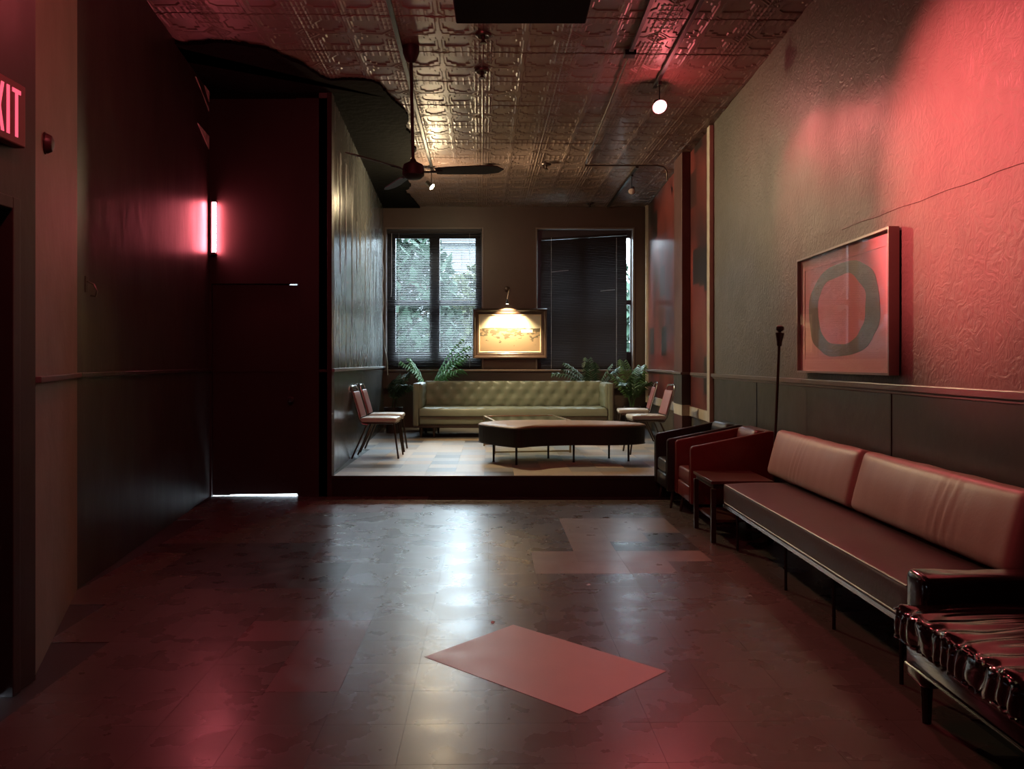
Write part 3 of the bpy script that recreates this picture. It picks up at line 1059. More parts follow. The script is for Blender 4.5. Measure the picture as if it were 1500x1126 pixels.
def chair_proto():
    t = thing('stacking_chair', '', 'chair', group='stacking chairs on the stage')
    # faces +X; feet span x -.27..+.25, y +-.21
    for s in (-1, 1):
        MB().tube([(.26, s * .215, 0), (.20, s * .20, .42)], .011, 8).build('leg', 'chair_tube', t, smooth=True)
        MB().tube([(-.30, s * .205, 0), (-.12, s * .19, .40)], .011, 8).build('leg', 'chair_tube', t, smooth=True)
    sf = MB()
    sf.tube([(-.18, -.19, .42), (.20, -.20, .42), (.215, -.18, .42), (.215, .18, .42), (.20, .20, .42), (-.18, .19, .42)], .011, 8, closed=True)
    sf.build('seat_frame', 'chair_tube', t, smooth=True)
    def puff(p, n_):
        return Vector((0, 0, .012 * (1 - (p.x / .21) ** 2) * (1 - (p.y / .21) ** 2) if n_.z > .5 else 0))
    MB().softbox((.43, .41, .055), .022, (6, 6, 2), (.02, 0, .457), puff).build('seat_pad', 'seat_vinyl', t, smooth=True, angle=60)
    bf = MB()
    pts = [(-.10, -.195, .40), (-.17, -.195, .41), (-.205, -.195, .46)]
    top = [(-.30, -.19, .80), (-.308, -.175, .84), (-.312, -.14, .86), (-.312, .14, .86), (-.308, .175, .84), (-.30, .19, .80)]
    pts = pts + top + [(p[0], -p[1], p[2]) for p in reversed(pts)]
    bf.tube(pts, .010, 8)
    bf.build('back_frame', 'chrome', t, smooth=True)
    M_ = Matrix.Translation((-.248, 0, .64)) @ Matrix.Rotation(R(-16), 4, 'Y')
    MB().softbox((.035, .37, .32), .014, (2, 6, 6), (0, 0, 0), None, M_).build('back_pad', 'rose_vinyl', t, smooth=True, angle=60)
    return t
ch = chair_proto()
CH = [(-1.53, 9.80, 0, 'rose backed chair by the grey wall, farther from the sofa of its pair'),
      (-1.56, 10.52, R(2), 'rose backed chair by the grey wall, beside the palm and nearer the sofa'),
      (1.84, 11.50, R(176), 'rose backed chair between the pilaster and the sofa end'),
      (1.80, 10.22, R(183), 'rose backed chair beside the bench in front of the pilaster')]
chairs = [ch] + [copy_tree(ch) for _ in range(3)]
for o, (x, y, rz, lb) in zip(chairs, CH):
    o.location = (x, y, ZS)
    o.rotation_euler.z = rz
    o['label'] = lb

# ================================================================== POTTED PALMS
mat('palm_green', (0.13, 0.38, 0.13), 0.6, objvar=.25)
mat('palm_dark', (0.035, 0.075, 0.035), 0.42, objvar=.2)
mat('pot_glaze', (0.05, 0.04, 0.035), 0.35)
mat('soil', (0.03, 0.02, 0.015), 0.9)


def frond(length, arch, leaf, nl, rnd):
    mb = MB()
    pts = []
    n = 14
    for i in range(n + 1):
        t = i / n
        a = R(82) - arch * t ** 1.2
        if i == 0:
            p = Vector((0, 0, 0))
        else:
            p = pts[-1] + Vector((math.cos(a), 0, math.sin(a))) * (length / n)
        pts.append(p)
    mb.tube(pts, [.007 * (1 - .8 * i / n) for i in range(n + 1)], 5)
    for k in range(nl):
        t = .28 + .72 * k / (nl - 1)
        f = t * n
        i = min(n - 1, int(f))
        p = pts[i].lerp(pts[i + 1], f - i)
        d = (pts[i + 1] - pts[i]).normalized()
        L = leaf * (math.sin(PI * min(.98, .12 + .86 * (t - .2))) ** .7)
        for s in (-1, 1):
            side = Vector((0, s, 0))
            up = d.cross(side) * s
            dirv = (d * .55 + side * .85 + Vector((0, 0, -.12 + .25 * rnd.random()))).normalized()
            wv = d * .018
            mid = p + dirv * L * .5 + Vector((0, 0, .01))
            tip = p + dirv * L + Vector((0, 0, -.10 * L / .25))
            mb.add([p - wv * .4, p + wv * .4, mid + wv, tip, mid - wv], [(0, 1, 2, 4), (4, 2, 3)])
    return mb


def palm(label, loc, nfr, length, leaf, m, seed, pot=.17, azs=None, pot_h=.42):
    rnd = random.Random(seed)
    t = thing('potted_palm', label, 'plant', loc, 0, 'potted palms around the green sofa')
    MB().lathe([(pot * .72, 0), (pot * .95, pot_h * .8), (pot * 1.02, pot_h * .86), (pot * 1.02, pot_h), (pot * .9, pot_h), (pot * .88, pot_h - .04)], 20).build('pot', 'pot_glaze', t, smooth=True)
    MB().lathe([(pot * .86, pot_h - .06), (pot * .5, pot_h - .03), (.001, pot_h - .02)], 16).build('soil', 'soil', t)
    for k in range(nfr):
        if azs:
            az, ln, ar = azs[k]
        else:
            az, ln, ar = 2 * PI * k / nfr + rnd.uniform(-.3, .3), length * rnd.uniform(.75, 1.1), rnd.uniform(.7, 1.5)
        o = frond(ln, ar, leaf * rnd.uniform(.85, 1.1), 15, rnd).build('frond', m, t, loc=(rnd.uniform(-.04, .04), rnd.uniform(-.04, .04), pot_h - .03))
        o.rotation_euler = (rnd.uniform(-.06, .06), rnd.uniform(-.06, .06), az)
    return t
palm('bright green palm standing behind the sofa before the slatted window', (-1.26, 13.52, ZS), 7, .95, .25, 'palm_green', 4, azs=[(R(10), 1.25, .62), (R(-25), 1.15, 1.05), (R(170), .85, .55), (R(30), 1.0, .9), (R(-40), 1.0, 1.35), (R(190), .9, .9), (R(-10), 1.2, .85)])
palm('dark drooping palm in the corner by the grey wall', (-1.82, 13.10, ZS), 6, .8, .2, 'palm_dark', 8, pot=.15, azs=[(R(-40), .72, 1.75), (R(-62), .72, 1.5), (R(5), .62, 1.5), (R(-70), .7, 1.2), (R(60), .6, .7), (R(-10), .6, .5)])
palm('dark fern palm behind the sofa before the closed blind', (1.50, 13.66, ZS), 7, .85, .20, 'palm_dark', 12, azs=[(R(180), .95, 1.45), (R(195), .85, 1.1), (R(100), .85, .35), (R(10), .8, .8), (R(265), .85, .7), (R(160), .9, .9), (R(-5), .75, .45)])
palm('small lighter green palm in the corner beside the mural', (2.10, 13.30, ZS), 7, .75, .19, mat('palm_mid', (.07, .15, .05), .4, objvar=.2), 15, pot=.14, azs=[(R(110), .85, .6), (R(60), .8, .8), (R(-90), .75, 1.2), (R(185), .65, .8), (R(-60), .6, 1.1), (R(250), .85, 1.7), (R(130), .6, .9)])

# ================================================================== LANDSCAPE PAINTING + PICTURE LAMP
def landscape_mat(w_, h_):
    m = bpy.data.materials.new('landscape_canvas')
    m.use_nodes = True
    N, L = m.node_tree.nodes, m.node_tree.links
    b = N['Principled BSDF']
    b.inputs['Roughness'].default_value = 0.55
    tc = N.new('ShaderNodeTexCoord')
    sp = N.new('ShaderNodeSeparateXYZ')
    L.new(tc.outputs['Object'], sp.inputs[0])
    def math_(op, a, bb):
        n = N.new('ShaderNodeMath')
        n.operation = op
        for i, q in enumerate((a, bb)):
            if isinstance(q, (int, float)): n.inputs[i].default_value = q
            else: L.new(q, n.inputs[i])
        return n.outputs[0]
    def mixc(f, a, bb):
        n = N.new('ShaderNodeMix')
        n.data_type = 'RGBA'
        L.new(f, n.inputs['Factor'])
        for k, q in (('A', a), ('B', bb)):
            if isinstance(q, tuple): n.inputs[k].default_value = (*q, 1)
            else: L.new(q, n.inputs[k])
        return n.outputs['Result']
    n1 = N.new('ShaderNodeTexNoise')
    n1.inputs['Scale'].default_value = 5
    n1.inputs['Detail'].default_value = 6
    L.new(tc.outputs['Object'], n1.inputs['Vector'])
    mp = N.new('ShaderNodeMapping')
    mp.inputs['Scale'].default_value = (9, 1, 22)
    L.new(tc.outputs['Object'], mp.inputs[0])
    n2 = N.new('ShaderNodeTexNoise')
    n2.inputs['Scale'].default_value = 1
    n2.inputs['Detail'].default_value = 4
    L.new(mp.outputs[0], n2.inputs['Vector'])
    z = sp.outputs['Z']
    hill = math_('ADD', z, math_('MULTIPLY', math_('SUBTRACT', n1.outputs['Fac'], .5), .10))
    sky = math_('GREATER_THAN', hill, .10)
    bush = math_('GREATER_THAN', math_('ADD', n2.outputs['Fac'], math_('MULTIPLY', hill, .9)), .50)
    ground = mixc(bush, (.30, .21, .13), (.10, .08, .05))
    full = mixc(sky, ground, (.62, .56, .44))
    hx = math_('LESS_THAN', math_('ABSOLUTE', math_('SUBTRACT', sp.outputs['X'], .30), 0), .10)
    hz = math_('LESS_THAN', math_('ABSOLUTE', math_('SUBTRACT', z, .045), 0), .028)
    full = mixc(math_('MULTIPLY', hx, hz), full, (.75, .68, .55))
    L.new(full, b.inputs['Base Color'])
    MATS['landscape_canvas'] = m
PX0, PX1, PZ0, PZ1 = -.571, .738, 1.42, 2.30
pcx, pcz = (PX0 + PX1) / 2, (PZ0 + PZ1) / 2
pw_, ph_ = (PX1 - PX0) / 2, (PZ1 - PZ0) / 2
landscape_mat(pw_, ph_)
pt = thing('landscape_painting', 'sepia landscape painting in a broad dark frame between the windows', 'painting', (pcx, 14.168, pcz))
mat('frame_wood', (0.045, 0.026, 0.019), 0.32, noise_amt=.15, noise_scale=9)
fw = .105
def frame_ring(w2, h2, fw, prof, mtl, parent, name):
    """mitred moulding, prof = list of (inset 0..1, depth towards -Y)"""
    mb = MB()
    vs, fs = [], []
    for t, d in prof:
        for sx, sz in ((-1, -1), (1, -1), (1, 1), (-1, 1)):
            vs.append((sx * (w2 - fw * t), -d, sz * (h2 - fw * t)))
    k = len(prof)
    for i in range(k):
        for q in range(4):
            a, b = i * 4, ((i + 1) % k) * 4
            fs.append((a + q, a + (q + 1) % 4, b + (q + 1) % 4, b + q))
    mb.add(vs, fs)
    return mb.build(name, mtl, parent)
frame_ring(pw_, ph_, fw, [(0, 0), (0, .055), (.12, .075), (.35, .07), (.5, .05), (.8, .045), (1, .03), (1, 0)], 'frame_wood', pt, 'frame')
frame_ring(pw_ - fw, ph_ - fw, .02, [(0, .002), (0, .034), (.5, .036), (1, .024), (1, .002)], mat('liner', (.62, .50, .34), .5), pt, 'liner')
MB().box((-pw_ + fw + .015, -.018, -ph_ + fw + .015), (pw_ - fw - .015, -.008, ph_ - fw - .015)).build('canvas', 'landscape_canvas', pt)
lx = (743 - VX) * 14.1 / FPX
pl_ = thing('picture_lamp', 'small wall lamp on a bent wire above the landscape painting', 'lamp', (lx, YB, 2.64))
MB().lathe([(.055, 0), (.055, .012), (.03, .022), (.001, .024)], 20, Matrix.Rotation(R(90), 4, 'X')).build('wall_plate', 'bronze_metal', pl_, smooth=True)
MB().tube([(0, -.02, 0), (.01, -.12, .03), (.03, -.21, -.02), (.01, -.235, -.12), (0, -.235, -.20)], .006, 8).build('arm', 'brass', pl_, smooth=True)
MB().lathe([(.012, 0), (.014, -.03), (.030, -.075), (.032, -.085), (.028, -.082), (.010, -.04)], 16, Matrix.Translation((0, -.235, -.19))).build('lamp_shade', 'black_metal', pl_, smooth=True)
MB().lathe([(.018, -.082), (.020, -.088), (.001, -.09)], 12, Matrix.Translation((0, -.235, -.188))).build('bulb', mat('picture_bulb', (1, .9, .7), .4, emit=(1, .78, .45), emit_s=25), pl_)
lo = light('picture_lamp_beam', 'SPOT', (lx, YB - .235, 2.64 - .19 - .095), 340, (1, .76, .42), (lx + .01, YB - .02, 1.90), .015, 112, .7)

# ================================================================== FRAMED PRINT (right wall)
yc = 5.475
pr = thing('framed_print', 'framed abstract print of a dark ring on pink paper', 'picture', (XR(yc) - .012, yc, 1.71), AR)
hw, hh = .785, .435
glass_mat('print_glass', (1, 1, 1), .4, .0)
def yz_frame(name, hw, hh, fw, d0, d1, m, parent, bevel=.002):
    f = MB()
    f.box((-d1, -hw, -hh), (-d0, -hw + fw, hh)).box((-d1, hw - fw, -hh), (-d0, hw, hh))
    f.box((-d1, -hw + fw, -hh), (-d0, hw - fw, -hh + fw)).box((-d1, -hw + fw, hh - fw), (-d0, hw - fw, hh))
    return f.build(name, m, parent)
yz_frame('frame', hw, hh, .014, 0, .062, mat('print_frame', (.30, .25, .22), .3, metal=.5), pr)
MB().box((-.030, -hw + .014, -hh + .014), (-.020, hw - .014, hh - .014)).build('paper', mat('pink_paper', (.62, .40, .40), .7, noise_amt=.05, noise_scale=3), pr)
yz_frame('mat_board', hw - .014, hh - .014, .085, .031, .034, mat('mat_board', (.72, .52, .50), .8), pr)
def squircle(a, b, e, n=72, wob=0, seed=0):
    out = []
    for i in range(n):
        t = 2 * PI * i / n
        c, s = math.cos(t), math.sin(t)
        k = 1 + wob * noise.noise(Vector((c * 2 + seed, s * 2, seed)))
        out.append((a * k * math.copysign(abs(c) ** e, c), b * k * math.copysign(abs(s) ** e, s)))
    return out
o_, i_ = squircle(.60, .315, .78, wob=.05, seed=2), squircle(.405, .232, .80, wob=.09, seed=5)
n = len(o_)
rg = MB()
vs = [(-.0303, y, z) for y, z in o_] + [(-.0303, y + .01, z - .002) for y, z in i_] + [(-.0318, y, z) for y, z in o_] + [(-.0318, y + .01, z - .002) for y, z in i_]
fs = [(2 * n + i, 2 * n + (i + 1) % n, 3 * n + (i + 1) % n, 3 * n + i) for i in range(n)] + [(i, (i + 1) % n, 2 * n + (i + 1) % n, 2 * n + i) for i in range(n)] + [(n + i, n + (i + 1) % n, 3 * n + (i + 1) % n, 3 * n + i) for i in range(n)]
rg.add(vs, fs).build('painted_ring', mat('ring_paint', (.10, .085, .055), .5, color2=(.20, .15, .10), noise_scale=2.5), pr)
MB().prism([(y + .01, z - .002) for y, z in squircle(.407, .234, .80, wob=.09, seed=5)], -.0312, -.0303, 'yz').build('painted_centre', mat('centre_paint', (.66, .19, .21), .6, noise_amt=.06, noise_scale=4), pr)
MB().box((-.050, -hw + .014, -hh + .014), (-.047, hw - .014, hh - .014)).build('glazing', 'print_glass', pr)

# ================================================================== ARMCHAIRS (right wall)
mat('black_leather', (0.020, 0.017, 0.016), 0.30, bump=.08, bump_scale=40, noise_amt=.2, noise_scale=8)
mat('red_leather', (0.16, 0.028, 0.026), 0.32, bump=.08, bump_scale=40, noise_amt=.12, noise_scale=8)


def armchair(name, label, loc, leather, W=.63, Dp=.70):
    t = thing(name, label, 'armchair', loc, 0)
    hx, hy = Dp / 2, W / 2
    for s in (-1, 1):
        y0, y1 = (s * hy, s * (hy - .055))
        P = [(-hx, .16), (-hx, .625), (-hx + .012, .645), (hx - .04, .775), (hx, .775), (hx, .16)]
        a = MB().prism(P, min(y0, y1), max(y0, y1), 'xz').build('arm', leather, t, bevel=.012, smooth=True, angle=50)
        MB().tube([(-hx - .001, (y0 + y1) / 2 + q * .022, z) for z in (.17, .63) for q in (1,)], .004, 5).build('piping', leather, a)
    MB().box((-hx + .012, -hy + .057, .16), (hx - .02, hy - .057, .295)).build('seat_base', leather, t, bevel=.012, smooth=True, angle=50)
    def puff(p, n_):
        return Vector((0, 0, .022 * max(0, 1 - (p.x / .30) ** 2) * max(0, 1 - (p.y / .27) ** 2))) if n_.z > .3 else Vector((0, 0, 0))
    MB().softbox((Dp - .14, W - .118, .125), .028, (8, 8, 3), (-.055, 0, .36), puff).build('seat_cushion', leather, t, smooth=True, angle=60)
    M_ = Matrix.Translation((hx - .11, 0, .57)) @ Matrix.Rotation(R(10), 4, 'Y')
    MB().softbox((.15, W - .118, .42), .055, (3, 8, 6), (0, 0, 0), None, M_).build('back_cushion', leather, t, smooth=True, angle=60)
    MB().box((hx - .06, -hy + .056, .16), (hx, hy - .056, .775)).build('back_shell', leather, t, bevel=.01)
    for sx in (-1, 1):
        for sy in (-1, 1):
            x, y = sx * (hx - .07), sy * (hy - .06)
            MB().tube([(x + sx * .03, y + sy * .01, 0), (x, y, .17)], [.011, .019], 8).build('leg', 'dark_wood', t, smooth=True)
    return t
armchair('leather_armchair', 'black leather armchair against the wall next to the stage step', (1.845, 7.74, 0), 'black_leather')
armchair('leather_armchair', 'red leather armchair between the black armchair and side table', (1.905, 7.06, 0), 'red_leather')

# ================================================================== SIDE TABLE
tb_ = thing('side_table', 'small dark side table with lower shelf beside the red armchair', 'table', (1.775, 6.31, 0))
mat('table_wood', (0.075, 0.030, 0.022), 0.3, noise_amt=.25, noise_scale=6, stretch=(1, 6, 1))
MB().box((-.235, -.29, .44), (.235, .29, .465)).build('table_top', 'table_wood', tb_, bevel=.004)
MB().box((-.215, -.27, .405), (.215, .27, .44)).build('apron', 'dark_wood', tb_)
MB().box((-.20, -.255, .15), (.20, .255, .17)).build('shelf', 'table_wood', tb_, bevel=.003)
for sx in (-1, 1):
    for sy in (-1, 1):
        MB().box((sx * .215 - .018, sy * .27 - .018, 0), (sx * .215 + .018, sy * .27 + .018, .405)).build('leg', 'dark_wood', tb_, bevel=.003)

# ================================================================== LONG SOFA
mat('bench_fabric', (0.060, 0.036, 0.036), 0.48, noise_amt=.1, noise_scale=4, bump=.05, bump_scale=60)
mat('satin_cushion', (0.36, 0.28, 0.235), 0.42, noise_amt=.06, noise_scale=3, bump=.04, bump_scale=50)
ls = thing('long_bench_sofa', 'long low bench sofa with flat dark pad and metal rail', 'sofa', (1.92, 4.58, 0))
LY = 1.375
def sag(p, n_):
    z = .012 * (1 - (p.x / .31) ** 2) + .004 * noise.noise(Vector((p.x * 4, p.y * 3, 0)))
    return Vector((0, 0, z if n_.z > .3 else 0))
MB().softbox((.62, LY * 2, .14), .02, (8, 40, 3), (0, 0, .385), sag).build('seat_pad', 'bench_fabric', ls, smooth=True, angle=60)
for z in (.452, .32):
    MB().tube([(-.305, -LY + .03, z), (-.305, LY - .03, z)], .006, 6).build('piping', mat('piping', (.14, .085, .08), .4), ls, smooth=True)
MB().box((-.31, -LY, .285), (-.285, LY, .312)).build('front_rail', 'chrome', ls, bevel=.003)
MB().box((-.285, -LY, .285), (.30, LY, .312)).build('seat_deck', 'black_metal', ls)
for y in (-LY + .18, -.50, .0 + .2, LY - .18):
    for x in (-.255, .27):
        MB().tube([(x, y, 0), (x, y, .29)], .009, 8).build('leg', 'black_metal', ls, smooth=True)


def wrinkle(seed, L):
    def f(p, n_):
        b = .030 * max(0, 1 - (2 * p.y / L) ** 4) * max(0, 1 - (p.z / .2) ** 2)
        wv = .004 * noise.noise(Vector((p.y * 9 + seed, p.z * 1.2, seed)))
        g = math.exp(-((p.y - .12 * (1 if seed < 3 else -2)) / .10) ** 2)
        wv += .006 * g * math.sin(p.y * 95 + p.z * 14)
        if n_.x < -.3: return Vector((-b * .8 + wv, 0, 0))
        return Vector((0, 0, .006 * noise.noise(Vector((p.y * 5, seed, 0)))))
    return f
for k, (y0, y1, lab) in enumerate(((4.77, 6.26, 'tan satin back cushion on the long sofa, its end behind the side table'), (3.24, 4.75, 'tan satin back cushion on the long sofa, on the glossy black armchair side'))):
    L_ = y1 - y0
    M_ = Matrix.Rotation(R(15), 4, 'Y')
    cu = MB().softbox((.12, L_, .36), .045, (3, 60, 12), (0, 0, .18), wrinkle(1 + 4 * k, L_), M_)
    o = cu.build('back_cushion', 'satin_cushion', None, smooth=True, angle=70, loc=(2.075, (y0 + y1) / 2, .478))
    tag(o, lab, 'cushion', 'tan back cushions on the long sofa')

# ================================================================== TORCH STAND
tl = thing('torch_floor_lamp', 'thin dark standing pole with goblet shaped top beside the sofa', 'floor lamp', (2.13, 6.44, 0))
MB().lathe([(.11, 0), (.11, .012), (.06, .022), (.016, .035), (.012, .06)], 24).build('base', 'dark_wood', tl, smooth=True)
p = MB().tube([(0, 0, .03), (.06, 0, 1.50)], .011, 10).build('pole', 'dark_wood', tl, smooth=True)
M_ = Matrix.Translation((.06, 0, 1.48)) @ Matrix.Rotation(.04, 4, 'Y')
MB().lathe([(.014, 0), (.020, .01), (.020, .03), (.036, .10), (.036, .108), (.024, .108), (.014, .112), (.014, .12)], 18, M_).build('goblet', 'dark_wood', tl, smooth=True)
MB().lathe([(.014, .118), (.030, .13), (.034, .145), (.030, .158), (.018, .166), (.001, .168)], 18, M_).build('finial', 'dark_wood', tl, smooth=True)

# ================================================================== PATENT LEATHER ARMCHAIR
mat('patent_leather', (0.012, 0.008, 0.008), 0.12, coat=.6, bump=.05, bump_scale=14)
pa = thing('patent_armchair', 'glossy black patent armchair with gathered seat cushion', 'armchair', (1.80, 2.60, 0))
# local: front x=-.36, arms at y=+-.45
for s in (-1, 1):
    def lump(p, n_):
        return Vector((0, 0, .006 * noise.noise(Vector((p.x * 7, p.y * 7, s)))))
    MB().softbox((.72, .14, .42), .03, (10, 3, 6), (.10, s * .44, .35), lump).build('arm', 'patent_leather', pa, smooth=True, angle=60)
MB().box((-.325, -.37, .245), (.40, .37, .335)).build('seat_frame', 'patent_leather', pa, bevel=.012, smooth=True, angle=50)
MB().tube([(-.328, -.36, .25), (-.328, .36, .25)], .005, 6).build('piping', 'patent_leather', pa)
MB().softbox((.16, .74, .56), .04, (3, 8, 6), (.42, 0, .53)).build('backrest', 'patent_leather', pa, smooth=True, angle=60)
def gather(p, n_):
    d = Vector((0, 0, 0))
    if n_.x < -.2:      # gathered front boxing
        d.x -= .012 * abs(math.sin(p.y * 52 + 3 * noise.noise(Vector((p.y * 6, p.z * 8, 0))))) * max(0, 1 - (p.z / .08) ** 2) + .01
        d.z += .006 * math.sin(p.y * 40)
    if n_.z > .3:
        fr = max(0, min(1, (p.x + .36) / .12))
        d.z += .022 * max(0, 1 - (p.x / .36) ** 2) * max(0, 1 - (p.y / .38) ** 2)
        d.z += .010 * fr * noise.noise(Vector((p.x * 3 + p.y * 2, p.y * 22, 3)))
        d.z += .006 * (1 - fr) * math.sin(p.y * 60)
    return d
sc_ = MB().softbox((.72, .735, .125), .03, (24, 90, 5), (0, 0, .40), gather).build('seat_cushion', 'patent_leather', pa, smooth=True, angle=75)
for z in (.352, .452):
    pts = [(-.372 + .004 * math.sin(k * 1.9), -.355 + .71 * k / 60, z + .003 * math.sin(k * 2.3)) for k in range(61)]
    MB().tube(pts, .0055, 6).build('piping', 'patent_leather', sc_, smooth=True)
for sx in (-1, 1):
    for sy in (-1, 1):
        MB().lathe([(.016, 0), (.026, .25)], 10).build('leg', 'black_metal', pa, loc=(.08 + sx * .30, sy * .42, 0), smooth=True)

# ================================================================== LEFT SIDE: NEON, EXIT SIGN, WALL DISC, HOOK
ne = thing('neon_tube_light', 'glowing red vertical tube light in the dark corner', 'light', (-2.915, YS - .06, 2.43))
MB().tube([(0, 0, .025), (0, 0, .525)], .019, 12).build('tube', mat('neon_glow', (1, .5, .5), .4, emit=(1.0, .16, .20), emit_s=105), ne, smooth=True)
for z in (0, .525):
    MB().lathe([(.020, z), (.020, z + .025)], 12).build('end_cap', 'black_metal', ne, smooth=True)
MB().box((-.045, -.012, -.01), (-.026, .055, .56)).build('backing_channel', 'black_metal', ne)
for z in (.01, .535):
    MB().box((-.03, -.004, z - .008), (.006, .06, z + .008)).build('bracket', 'black_metal', ne)

ex = thing('exit_sign', 'red lit EXIT sign above the dark door', 'sign', (-2.0, 3.13, 2.345))
eh, ew = .125, .148
MB().box((.0, -ew, -eh), (.05, ew, eh)).build('housing', mat('sign_housing', (.16, .05, .05), .4), ex, bevel=.006)
mat('sign_glow', (.8, .1, .15), .5, emit=(1, .13, .22), emit_s=1.0)
LH, LW, SWD = .19, .054, .0165
def letter(name, y0, polys):
    mb = MB()
    for P in polys:
        mb.prism([(y0 + a, b - LH / 2) for a, b in P], .0495, .053, 'yz')
    mb.build(name, 'sign_glow', ex, label='glowing red letter')
def rect(a, b, c, d): return [(a, b), (c, b), (c, d), (a, d)]
q = SWD
y = -.130
letter('letter_e', y, [rect(0, 0, q, LH), rect(q, 0, LW, q), rect(q, LH - q, LW, LH), rect(q, LH / 2 - q / 2, LW * .85, LH / 2 + q / 2)])
letter('letter_x', y + .072, [[(0, 0), (q, 0), (LW + .006, LH), (LW + .006 - q, LH)], [(LW + .006 - q, 0), (LW + .006, 0), (q, LH), (0, LH)]])
letter('letter_i', y + .150, [rect(0, 0, q, LH)])
letter('letter_t', y + .186, [rect(LW / 2 - q / 2, 0, LW / 2 + q / 2, LH - q), rect(0, LH - q, LW, LH)])

be = thing('wall_disc', 'small round disc on the wall below the exit sign', 'bell', (-2.113, 3.70, 2.357), 0)  # plain dark disc on a back plate
Mb_ = Matrix.Rotation(-math.atan(.394) * -1, 4, 'Z') @ Matrix.Rotation(R(90), 4, 'Y')
MB().lathe([(.045, 0), (.045, .012), (.035, .03), (.015, .038), (.001, .04)], 20, Mb_).build('disc_face', mat('disc_paint', (.07, .04, .04), .4), be, smooth=True)
MB().lathe([(.050, -.004), (.050, .004)], 20, Mb_).build('back_plate', 'bronze_metal', be)

hk = thing('coat_hook', 'small shiny metal hook on the dark side wall', 'hook', lw_pt(4.93, 1.83, 0), 0)
MB().box((0, -.015, -.05), (.006, .015, .05)).build('plate', 'bronze_metal', hk, bevel=.002)
MB().tube([(.005, 0, .02), (.05, 0, .0), (.07, .0, -.04), (.06, .0, -.075), (.03, 0, -.07)], .006, 8).build('prong', 'chrome', hk, smooth=True)

# ================================================================== CEILING FITTINGS
def ceil_pt(u, v, z=C):
    Y = (z - H) * FPX / (VY - v)
    return Vector(((u - VX) * Y / FPX, Y, z))
ZC = C - .012
# black box hung under the ceiling
hb = thing('hanging_box', 'large black box hung under the tin ceiling', 'box', (.078, 3.75, 3.03))
MB().box((-.322, -.25, 0), (.322, .25, .55)).build('cabinet', mat('matt_black', (.008, .006, .006), .8, spec=.2), hb, bevel=.008)
for sx in (-1, 1):
    MB().tube([(sx * .25, 0, .54), (sx * .25, 0, ZC - 3.03 + .005)], .012, 8).build('hanger_rod', 'black_metal', hb)

spr_lab = 'small round sprinkler head on the tin ceiling'
def sprinkler(u, v, label):
    p = ceil_pt(u, v)
    t = thing('sprinkler_head', label, 'sprinkler', (p.x, p.y, ZC), 0, 'sprinkler heads on the ceiling')
    MB().lathe([(.070, .0), (.066, -.014), (.050, -.022), (.030, -.012)], 20).build('escutcheon', 'bronze_metal', t, smooth=True)
    MB().lathe([(.018, -.01), (.018, -.04), (.010, -.05)], 12).build('body', 'bronze_metal', t, smooth=True)
    MB().lathe([(.010, -.05), (.028, -.072), (.028, -.077), (.004, -.078)], 14).build('deflector', 'bronze_metal', t, smooth=True)
sprinkler(708, 48, 'sprinkler head close to the hanging black box')
sprinkler(706, 101, 'sprinkler head next along the seam from the hanging black box')
sprinkler(715, 241, 'sprinkler head nearest the warm bulb lamp')
sprinkler(800, 239, 'sprinkler head out over the middle of the stage')
sprinkler(864, 296, 'sprinkler head above the closed blind')

# tracks
def track(label, a, b):
    a, b = Vector(a), Vector(b)
    L_ = (b - a).length
    t = thing('light_track', label, 'light track', (a.x, a.y, ZC), 0, 'light tracks on the ceiling')
    ang = math.atan2(-(b - a).x, (b - a).y)
    o = MB().box((-.018, 0, -.022), (.018, L_, .006)).build('rail', 'black_metal', t, bevel=.003)
    o.rotation_euler.z = ang
    for y in (0, L_):
        o = MB().box((-.020, y - .02, -.024), (.020, y + .02, .006)).build('end_cap', 'bronze_metal', t)
        o.rotation_euler.z = ang
    return t
track('black light track running to the warm bulb', (-.72, .6, 0), (-1.03, 11.4, 0))
track('black light track holding the bright red spotlight', (1.475, .6, 0), (1.475, 7.95, 0))
track('short black light track near the closed blind', (1.835, 11.22, 0), (1.80, 14.1, 0))
track('short black track ending at the junction box', (1.10, 3.0, 0), (1.10, 7.0, 0))


def track_lamp(label, loc, target, color, glow, power=0, angle=60, blend=.5, r=.055, size=.04, stem=.12, cat='spotlight', offset=.03):
    loc = Vector(loc)
    t = thing('track_spotlight', label, cat, tuple(loc), 0, 'spotlights on the ceiling tracks')
    d = (Vector(target) - loc).normalized()
    Mq = d.to_track_quat('Z', 'Y').to_matrix().to_4x4()
    top = ZC - .02 - loc.z
    MB().box((-.016, -.04, top - .03), (.016, .04, top)).build('track_adapter', 'black_metal', t, bevel=.003)
    MB().tube([(0, 0, top - .02), (0, 0, .0)], .006, 8).build('stem', 'black_metal', t)
    MB().lathe([(.016, -.10), (.030, -.095), (.034, -.05), (r * .95, .0), (r, .012), (r * .95, .012), (r * .8, .0), (.02, -.03)], 20, Mq).build('lamp_housing', 'black_metal', t, smooth=True)
    MB().lathe([(r * .80, .001), (r * .86, .012), (r * .62, .022), (.001, .027)], 20, Mq).build('bulb', glow, t, smooth=True)
    if power:
        light('track_beam', 'SPOT', tuple(loc + d * (.03 + offset)), power, color, tuple(target), size, angle, blend)
    return t
mat('glow_red', (1, .6, .6), .4, emit=(1, .36, .38), emit_s=45)
mat('glow_red_plain', (1, .6, .6), .4, emit=(1, .12, .14), emit_s=6)
mat('glow_warm', (1, .9, .7), .4, emit=(1, .78, .42), emit_s=60)
mat('bulb_off', (.30, .22, .20), .2)
